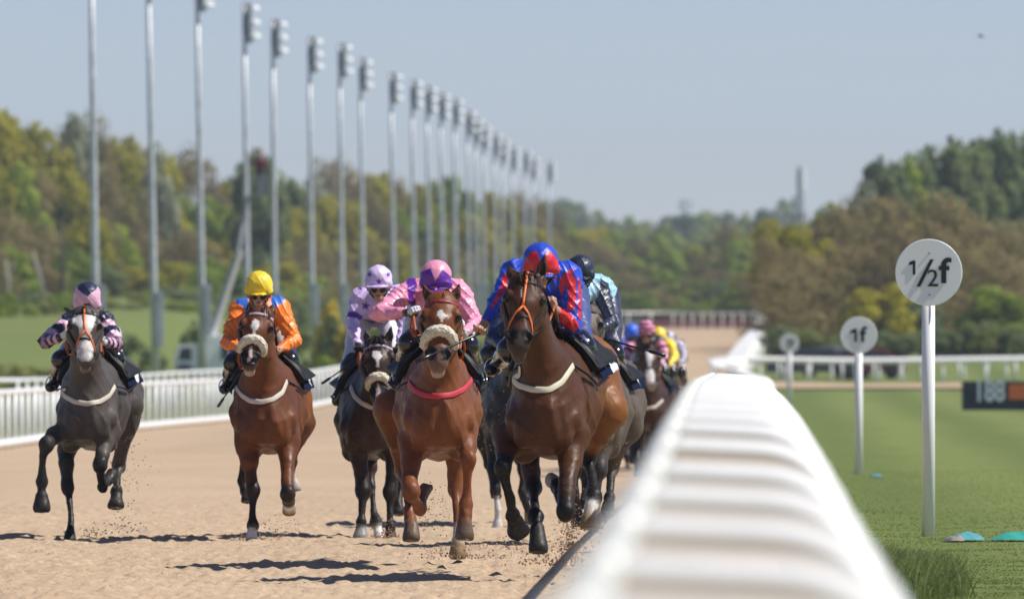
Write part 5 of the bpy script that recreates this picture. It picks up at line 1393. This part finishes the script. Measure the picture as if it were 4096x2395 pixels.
J3 = jockey(dict(head=(1514, 1122), sh=[(1438, 1192), (1590, 1180)], el=[(1409, 1295, .62), (1620, 1300, .6)], ha=[(1438, 1396, .3), (1590, 1400, .3)], kn=[(1402, 1470), (1580, 1470)], an=[(1362, 1585), (1610, 1560)], to=[(1346, 1604), (1620, 1580)],
                 jacket=LIL, slcf=cfl, cap=(.72, .56, .86), tilt=4, peak=(.62, .48, .82), capmarks=[(star(1516, 1126, 15), PURP), (star(1478, 1098, 13, .4), PURP), (star(1552, 1098, 12, -.4), PURP)], glove=[(.015, .015, .017), (.015, .015, .017)], seed=3, breech=(.66, .64, .70),
                 marks=[(star(1463, 1222, 20, .2), PURP), (star(1500, 1275, 20), PURP), (star(1440, 1150, 15), PURP), (star(1580, 1155, 14), PURP), ([(1445, 1272), (1530, 1290), (1530, 1308), (1450, 1292)], (.03, .05, .20))],
                 label='jockey in lilac silks with purple stars, purple armband and lilac star cap'), b3)
whip([(1425, 1440), (1288, 1533)], b3['d'], [.3, .55], 'thin black whip pointing down left from the gloved hand of the lilac jockey')
# 4 chestnut ------------------------------------------------------------------
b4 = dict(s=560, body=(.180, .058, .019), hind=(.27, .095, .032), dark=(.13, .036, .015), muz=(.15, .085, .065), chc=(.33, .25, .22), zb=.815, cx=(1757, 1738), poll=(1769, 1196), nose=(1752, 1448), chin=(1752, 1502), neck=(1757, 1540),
          ears=[(1723, 1210, 1693, 1139, 1), (1815, 1210, 1838, 1132, 1)], forelock=8, hair=(.16, .05, .02), w=1.02,
          legs=[F_('f', [(1655, 1760, .2, .105, 'b'), (1642, 1860, .05, .078, 'b'), (1636, 1925, -.05, .062, 'b'), (1642, 1962, -.1, .066, 'b'), (1662, 2005, .0, .044, 'b'), (1680, 2034, .08, .048, 'b')], (1690, 1990, .25, 1706, 1940, .36, .040, .056, 'h')),
                F_('f', [(1855, 1720, .2, .100, 'b'), (1866, 1790, .05, .070, 'b'), (1872, 1835, -.1, .060, 'b'), (1870, 1895, -.1, .036, 'b'), (1868, 1960, -.08, .034, 'b'), (1864, 2018, -.08, .046, 'b'), (1861, 2062, -.1, .048, 'b')], (1858, 2092, -.12, 1857, 2152, -.14, .054, .070, 'h')),
                F_('h', [(1815, 1720, 1.4, .12, 'b'), (1824, 1830, 1.2, .070, 'b'), (1822, 1895, 1.2, .056, 'b'), (1824, 1955, 1.2, .056, 'b'), (1826, 2020, 1.1, .034, 'b'), (1828, 2085, 1.05, .034, 'b'), (1830, 2135, 1.0, .044, 's')], (1832, 2160, 1.0, 1832, 2228, .98, .048, .068, 'y'), 1),
                F_('h', [(1575, 1640, 1.75, .15, 'b'), (1592, 1760, 1.8, .085, 'b'), (1612, 1880, 1.95, .062, 'b'), (1628, 1980, 1.7, .040, 'b'), (1636, 2040, 1.6, .046, 'b'), (1641, 2078, 1.55, .050, 'b')], (1644, 2100, 1.5, 1646, 2160, 1.45, .055, .070, 'h'), -1)],
          marks=[([(1767, 1238), (1776, 1252), (1792, 1262), (1777, 1270), (1768, 1286), (1758, 1268), (1750, 1262), (1752, 1242)], (.66, .63, .60))],
          label='chestnut horse with small white star, cream sheepskin noseband and red breast girth')
b4 = horse(b4); tack(b4, '5', gpts=[(1636, 1529), (1660, 1560), (1700, 1580), (1752, 1585), (1810, 1578), (1855, 1556), (1885, 1518)], gmat=GIRTHR, noseband=(.60, .046), brow=simple('red_brow', (.25, .02, .03), .5, var=.5, scale=60))
cfp = lambda t, part, i: np.broadcast_to(_a(PINK), t.shape + (3,))
J4 = jockey(dict(head=(1743, 1114), sh=[(1652, 1158), (1836, 1166)], el=[(1512, 1252, .40), (1898, 1290, .55)], ha=[(1652, 1250, .15), (1848, 1338, .2)], kn=[(1640, 1375), (1868, 1382)], an=[(1604, 1482), (1908, 1500)], to=[(1592, 1508), (1926, 1530)],
                 jacket=PINK, slcf=cfp, cap=PINK, tilt=20, capmarks=[([(1660, 1180), (1660, 1120), (1683, 1088), (1722, 1072), (1741, 1126), (1770, 1076), (1806, 1108), (1825, 1140), (1815, 1180)], PURP)], glove=[(.015, .015, .017), (.5, .5, .5)], gloveT=[(.60, .62, .68), None], seed=5, breech=(.66, .66, .70),
                 marks=[([(1625, 1120), (1660, 1100), (1668, 1145), (1655, 1180), (1670, 1230), (1640, 1240)], PURP)], collar=PINK,
                 label='jockey in bright pink silks with a pink and purple cap, elbow raised'), b4)
# 5 leading bay ------------------------------------------------------------------
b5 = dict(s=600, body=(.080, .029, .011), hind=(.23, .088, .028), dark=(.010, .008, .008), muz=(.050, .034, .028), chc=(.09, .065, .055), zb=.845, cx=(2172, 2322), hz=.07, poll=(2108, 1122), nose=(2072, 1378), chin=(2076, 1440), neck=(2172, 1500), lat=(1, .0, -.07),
          ears=[(2062, 1130, 2028, 1058, 0), (2160, 1116, 2180, 1016, 1)], forelock=34, earw=1.15, h=.0125, hcol=(.075, .026, .012),
          legs=[F_('f', [(2040, 1752, .25, .105, 'b'), (2024, 1805, .1, .078, 'b'), (2012, 1866, -.05, .062, 'k'), (2022, 1920, -.03, .044, 'k'), (2038, 1990, .05, .040, 'k'), (2052, 2060, .12, .048, 'k')], (2062, 2084, .17, 2076, 2130, .27, .055, .074, 'd')),
                F_('h', [(2150, 1730, 1.3, .11, 'b'), (2112, 1800, .95, .085, 'b'), (2122, 1880, .85, .066, 'm'), (2136, 1948, .8, .058, 'k'), (2138, 2010, .6, .040, 'k'), (2140, 2066, .45, .052, 'k'), (2146, 2098, .4, .042, 'k')], (2149, 2115, .36, 2154, 2204, .28, .046, .070, 'd'), -1),
                F_('f', [(2292, 1735, .25, .110, 'b'), (2278, 1850, .1, .080, 'b'), (2268, 1950, -.05, .062, 'm'), (2262, 2042, -.15, .066, 'k'), (2243, 1995, .12, .042, 'k'), (2228, 1945, .3, .048, 'k')], (2224, 1938, .33, 2208, 1918, .45, .045, .060, 'l')),
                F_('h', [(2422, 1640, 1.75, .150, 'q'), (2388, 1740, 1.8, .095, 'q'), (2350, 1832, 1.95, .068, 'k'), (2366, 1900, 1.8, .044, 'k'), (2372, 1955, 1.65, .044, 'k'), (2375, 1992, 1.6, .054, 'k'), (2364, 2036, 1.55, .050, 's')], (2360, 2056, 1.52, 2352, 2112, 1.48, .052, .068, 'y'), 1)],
          marks=[([(2086, 1160), (2094, 1140), (2096, 1180), (2088, 1190)], (.5, .46, .44))],
          label='leading dark bay horse with black legs and an orange strap down its face')
b5 = horse(b5); tack(b5, '2', gpts=[(2030, 1468), (2040, 1500), (2075, 1540), (2130, 1558), (2195, 1560), (2245, 1530), (2290, 1462)], gmat=GIRTHC, grackle=True)
def cfs(t, part, i): return None
J5 = jockey(dict(head=(2163, 1052), sh=[(2052, 1086), (2276, 1098)], el=[(1992, 1204, .55), (2292, 1302, .62)], ha=[(1922, 1318, .35), (2204, 1222, .35)], kn=[(2040, 1400), (2330, 1388)], an=[(1984, 1462), (2380, 1440)], to=[(1962, 1480), (2402, 1476)],
                 jacket=BLUE, cap=BLUE, tilt=18, hsz=1.06, capmarks=[([(2085, 1095), (2094, 1055), (2120, 1010), (2148, 1004), (2160, 1040), (2166, 1044), (2186, 1008), (2205, 1005), (2234, 1045), (2245, 1095)], RED)], glove=[SKC, SKC], seed=7, breech=(.05, .07, .22), grip=[(1, 0, -.35), (1, 0, .3)], hipz=-.10,
                 marks=[([(1958, 1238), (2005, 1140), (2010, 1098), (2034, 1096), (2030, 1150), (1985, 1250)], RED), ([(1935, 1255), (1948, 1260), (2045, 1130), (2040, 1190), (1960, 1290)], BLUE),
                        ([(2236, 1150), (2242, 1115), (2275, 1080), (2300, 1078), (2276, 1100), (2258, 1140), (2250, 1190)], RED), ([(2262, 1130), (2285, 1088), (2305, 1120), (2304, 1200), (2296, 1240), (2270, 1240), (2275, 1180)], RED),
                        ([(2313, 1110), (2325, 1130), (2325, 1280), (2312, 1270)], RED), ([(2236, 1230), (2250, 1228), (2310, 1270), (2316, 1310), (2290, 1330), (2240, 1290)], RED), ([(2268, 1236), (2300, 1240), (2318, 1280), (2322, 1300)], BLUE), ([(2050, 1165), (2110, 1095), (2225, 1095), (2225, 1110), (2130, 1118), (2060, 1180)], RED)],
                 label='jockey in blue and red striped silks with a blue and red cap', reinhand=1), b5)
whip([(1932, 1326), (1662, 1448)], b5['d'], [.33, -.12], 'black whip held out by the red and blue jockey across the chestnut horse face', .011, .014)
# 6 grey behind, navy jockey ------------------------------------------------------
b6 = dict(s=500, body=(.11, .085, .072), dark=(.06, .05, .045), muz=(.15, .12, .11), zb=.77, cx=(2350, 2440), poll=(2348, 1240), nose=(2330, 1440), chin=(2330, 1490), neck=(2352, 1560), h=.016,
          ears=[(2318, 1245, 2306, 1180, 1), (2362, 1245, 2379, 1190, 1)], hair=(.12, .10, .09), forelock=10,
          legs=[F_('f', [(2290, 1780, .2, .09, 'b'), (2290, 1880, .1, .06, 'd'), (2300, 1960, .05, .04, 'd'), (2310, 2040, .1, .045, 'd')], (2312, 2060, .1, 2314, 2100, .1, .045, .06, 'd')),
                F_('f', [(2400, 1780, .2, .09, 'b'), (2398, 1880, .1, .06, 'd'), (2388, 1960, .05, .04, 'd'), (2390, 2050, .1, .045, 'l')], (2390, 2070, .1, 2390, 2110, .1, .045, .06, 'y')),
                F_('h', [(2492, 1650, 1.75, .145, 'b'), (2470, 1780, 1.8, .09, 'b'), (2446, 1870, 1.95, .062, 'b'), (2442, 1935, 1.8, .045, 'd'), (2438, 1990, 1.7, .05, 'd')], (2434, 2015, 1.65, 2430, 2056, 1.6, .05, .066, 'd'), 1),
                F_('h', [(2350, 1780, 1.7, .09, 'b'), (2340, 1880, 1.9, .06, 'd'), (2345, 1960, 1.8, .045, 'd')], (2346, 1980, 1.7, 2346, 2020, 1.6, .045, .06, 'd'), -1)],
          label='brownish grey horse half hidden behind the leading dark bay, under the navy-capped jockey')
b6 = horse(b6); tack(b6, '7')
NV = (.014, .020, .050)
cfn = lambda t, part, i: np.broadcast_to(_a(NV), t.shape + (3,))
J6 = jockey(dict(head=(2322, 1084), sh=[(2250, 1150), (2398, 1165)], el=[(2230, 1280), (2443, 1290, .55)], ha=[(2270, 1330), (2388, 1322)], kn=[(2260, 1430), (2455, 1420)], an=[(2240, 1530), (2490, 1500)], to=[(2230, 1550), (2505, 1520)],
                 jacket=SKY, slcf=cfn, cap=NV, tilt=8, hsz=1.0, seed=9, breech=(.03, .035, .08), marks=[([(2402, 1110), (2520, 1110), (2520, 1420), (2398, 1420)], NV, -.5)], bmarks=[([(2350, 1240), (2400, 1240), (2405, 1330), (2350, 1340)], (.62, .62, .68))], hipz=-.02, glove=[SKC, (.5, .45, .4)],
                 label='jockey in light blue jacket with navy sleeves and a plain navy cap'), b6)
whip([(2392, 1346), (2660, 1422)], b6['d'], [.25, -.1], 'black whip with a gold ring pointing right from the navy-sleeved jockey', .010, .014)
# 7 dark horse between the chestnut and the leader ----------------------------------
b7 = dict(s=440, body=(.030, .022, .018), dark=(.012, .010, .010), muz=(.02, .018, .016), zb=.73, cx=(2055, 2030), poll=(2075, 1300), nose=(2080, 1480), chin=(2080, 1530), neck=(2066, 1580), h=.018,
          ears=[(2050, 1305, 2045, 1250, 1), (2100, 1305, 2108, 1250, 1)],
          legs=[F_('f', [(1985, 1790, .2, .085, 'b'), (1975, 1880, .1, .06, 'k'), (1982, 1960, .05, .058, 'k'), (1990, 2020, 0, .036, 's'), (1992, 2080, 0, .042, 's')], (1990, 2095, 0, 1988, 2130, 0, .045, .056, 's')),
                F_('f', [(2105, 1790, .2, .085, 'b'), (2098, 1880, .1, .06, 'k'), (2085, 1960, .05, .045, 'k'), (2110, 2030, .1, .045, 'k')], (2120, 2045, .15, 2130, 2085, .2, .05, .07, 'y')),
                F_('h', [(1940, 1650, 1.75, .14, 'b'), (1935, 1770, 1.8, .08, 'b'), (1960, 1850, 1.9, .06, 'k'), (1975, 1920, 1.8, .04, 'k')], (1980, 1950, 1.7, 1984, 1990, 1.6, .045, .06, 'd'), -1),
                F_('h', [(2100, 1700, 1.75, .12, 'b'), (2090, 1830, 1.8, .07, 'k'), (2095, 1930, 1.9, .045, 'k')], (2098, 1960, 1.8, 2100, 2000, 1.7, .045, .06, 'd'), 1)],
          label='nearly black horse with one white sock, hidden between the chestnut and the leading dark bay')
b7 = horse(b7); tack(b7, '1')
J7 = jockey(dict(head=(2080, 1180), sh=[(2010, 1250), (2150, 1250)], el=[(1972, 1350, .6), (2180, 1350)], ha=[(2020, 1400), (2120, 1400)], kn=[(1955, 1420), (2160, 1430)], an=[(1935, 1480), (2190, 1500)], to=[(1925, 1500), (2200, 1520)], coarse=True,
                 jacket=(.012, .02, .09), cap=(.012, .02, .09), tilt=10, seed=4, breech=(.012, .02, .08), noreins=True,
                 label='jockey in dark blue silks, almost hidden between the chestnut and leading dark bay'), b7)
# back group ------------------------------------------------------------------------
b8 = dict(s=300, body=(.050, .020, .012), dark=(.014, .010, .009), muz=(.25, .22, .20), zb=.66, cx=(2590, 2600), poll=(2594, 1388), nose=(2606, 1530), chin=(2607, 1560), neck=(2592, 1590), h=.022,
          ears=[(2572, 1392, 2566, 1352, 1), (2616, 1392, 2624, 1352, 1)],
          legs=[F_('f', [(2550, 1740, .2, .09, 'b'), (2545, 1800, .1, .06, 'k'), (2548, 1845, .0, .055, 'k'), (2552, 1880, .1, .04, 'k')], (2553, 1888, .1, 2554, 1905, .1, .045, .06, 's')),
                F_('f', [(2630, 1740, .2, .09, 'b'), (2634, 1800, .1, .06, 'k'), (2630, 1845, 0, .045, 'k'), (2628, 1880, 0, .04, 'k')], (2628, 1888, 0, 2628, 1905, 0, .045, .06, 'd')),
                F_('h', [(2560, 1760, 1.7, .09, 'b'), (2570, 1830, 1.6, .05, 'k')], (2572, 1850, 1.6, 2574, 1875, 1.5, .045, .06, 'd'), -1),
                F_('h', [(2625, 1760, 1.7, .09, 'b'), (2610, 1830, 1.6, .05, 'k')], (2608, 1850, 1.6, 2606, 1875, 1.5, .045, .06, 'd'), 1)],
          marks=[([(2582, 1400), (2608, 1400), (2608, 1440), (2604, 1465), (2618, 1500), (2614, 1535), (2588, 1535), (2582, 1500), (2590, 1462)], (.75, .71, .68), .2)],
          label='dark bay horse with a white blaze, front of the blurred group')
b8 = horse(b8); tack(b8, '1', gpts=[(2522, 1600), (2540, 1620), (2580, 1634), (2620, 1628), (2650, 1600)], gmat=GIRTH)
cfk = lambda t, part, i: np.where(((t * 2.0 + .25 * part) % 1.0 < .45)[..., None], _a((.02, .012, .018)), _a(PINK))
def hoops(V, C, hd):
    C = C.copy(); C[:] = PINK; C[(np.floor((V[:, 2] - hd[2]) / .03) % 2) == 0] = (.16, .04, .08); return C
J8 = jockey(dict(head=(2586, 1318), sh=[(2530, 1368), (2640, 1368)], el=[(2498, 1430), (2660, 1420)], ha=[(2530, 1470), (2632, 1480)], kn=[(2530, 1480), (2650, 1490)], an=[(2510, 1560), (2672, 1560)], to=[(2504, 1575), (2680, 1572)], coarse=True,
                 jacket=(.02, .012, .018), slcf=cfk, cap=PINK, capcf=hoops, tilt=5, seed=3, label='jockey in black and pink hooped silks and pink striped cap, in the blurred group'), b8)
def back(dx, s, body, lab, Jd):
    q = dict(b8); k = s / 300.; sh_ = lambda x, y: (2590 + dx + (x - 2590) * k, 1490 + (y - 1490) * k)
    for kk in ('poll', 'nose', 'chin', 'neck'): q[kk] = sh_(*b8[kk])
    q['s'] = s; q['body'] = body; q['cx'] = (2590 + dx, 2600 + dx); q['h'] = .028
    q['ears'] = [(*sh_(e[0], e[1]), *sh_(e[2], e[3]), 1) for e in b8['ears']]
    q['legs'] = [dict(t=l['t'], side=l.get('side', 0), pts=[(*sh_(a[0], a[1]), *a[2:]) for a in l['pts']], hoof=(*sh_(*l['hoof'][0:2]), l['hoof'][2], *sh_(*l['hoof'][3:5]), *l['hoof'][5:])) for l in b8['legs']]
    q['marks'] = []; q['label'] = lab; q.pop('lat'); q = horse(q)
    J = dict(Jd); J.update(coarse=True, noreins=True)
    for kk in ('sh', 'el', 'ha', 'kn', 'an', 'to'): J[kk] = [sh_(*a) for a in dict(sh=[(2530, 1372), (2645, 1372)], el=[(2500, 1430), (2665, 1430)], ha=[(2540, 1470), (2632, 1470)], kn=[(2530, 1480), (2650, 1490)], an=[(2510, 1560), (2672, 1560)], to=[(2504, 1575), (2680, 1572)])[kk]]
    jockey(J, q)
back(-45, 282, (.06, .035, .025), 'brown horse hidden behind the blazed bay, under the blue-capped jockey', dict(head=(2526, 1330), jacket=(.02, .07, .62), cap=(.05, .16, .75), tilt=10, seed=2, label='jockey with a shiny bright blue cap and blue silks, left of the pink striped cap'))
back(36, 288, (.06, .03, .02), 'bay horse hidden behind the blazed bay, under the yellow-capped jockey', dict(head=(2634, 1345), jacket=YEL, cap=YEL, tilt=30, seed=6, label='jockey with a yellow cap and jacket, right behind the pink striped cap'))
def speck(V, C, hd):
    C = C.copy(); C[:] = (.62, .58, .72); m = vnoise(V[:, 0] * 22 + V[:, 1] * 9, V[:, 2] * 22 + V[:, 1] * 7, 4) > .60; C[m] = (.05, .02, .04); return C
back(76, 280, (.09, .035, .02), 'reddish horse at the right of the blurred group', dict(head=(2676, 1362), jacket=(.60, .56, .68), cap=(.6, .56, .7), capcf=speck, tilt=25, seed=8, slcf=lambda t, p_, i: np.where(((t * 6) % 1.0 < .4)[..., None], _a((.05, .02, .04)), _a((.62, .58, .72))), label='jockey in white and dark spotted silks, rightmost of the blurred group'))

# kicked up sand ------------------------------------------------------------------
rnd = np.random.RandomState(11); V = []; Fq = []
def puff(px, py, d, n, sx, sz, size):
    c = P(px, py, d)
    for _ in range(int(n * 2.6)):
        q = np.array([c.x + rnd.normal() * sx, c.y + rnd.normal() * .25, c.z + abs(rnd.normal()) * sz])
        q[2] = max(q[2], zgf(q[0], q[1]) + .005)
        r_ = size * .72 * rnd.uniform(.25, 1.4) ** 1.5
        o = np.array([[1, 0, 0], [-1, 0, 0], [0, 1, 0], [0, -1, 0], [0, 0, 1], [0, 0, -1]]) * r_ * rnd.uniform(.5, 1.3, (6, 1)) + q
        i = len(V); V.extend(o.tolist())
        for a in ((0, 2, 4), (2, 1, 4), (1, 3, 4), (3, 0, 4), (2, 0, 5), (1, 2, 5), (3, 1, 5), (0, 3, 5)): Fq.append([x + i for x in a])
for a in ((1545, 2185, 101, 260, .07, .08, .008), (1010, 2160, 99, 60, .10, .03, .008), (1130, 2140, 99.5, 50, .12, .09, .008), (1700, 2120, 87, 60, .05, .16, .007), (1770, 2080, 87, 50, .08, .15, .006), (1730, 2215, 86, 40, .1, .05, .008),
          (2280, 2200, 81.5, 240, .035, .16, .007), (2200, 2260, 81, 160, .16, .08, .010), (2350, 2180, 82, 80, .12, .16, .008), (520, 1960, 101, 40, .10, .25, .007), (500, 2130, 100, 40, .12, .12, .009), (360, 2140, 100, 20, .1, .03, .009),
          (2020, 2200, 84, 60, .2, .05, .008), (2330, 1800, 84, 30, .15, .3, .005), (1980, 1800, 95, 120, .12, .5, .004), (2420, 2000, 84, 30, .1, .2, .005), (1850, 2232, 85.5, 60, .15, .02, .009)): puff(*a)
link('flying_sand', mesh_np(V, Fq), None, simple('flying_sand_grains', (.30, .20, .13), .95, var=.35, scale=30), False, kind='stuff', label='grains and clods of sand thrown up around the hooves', cat='sand')
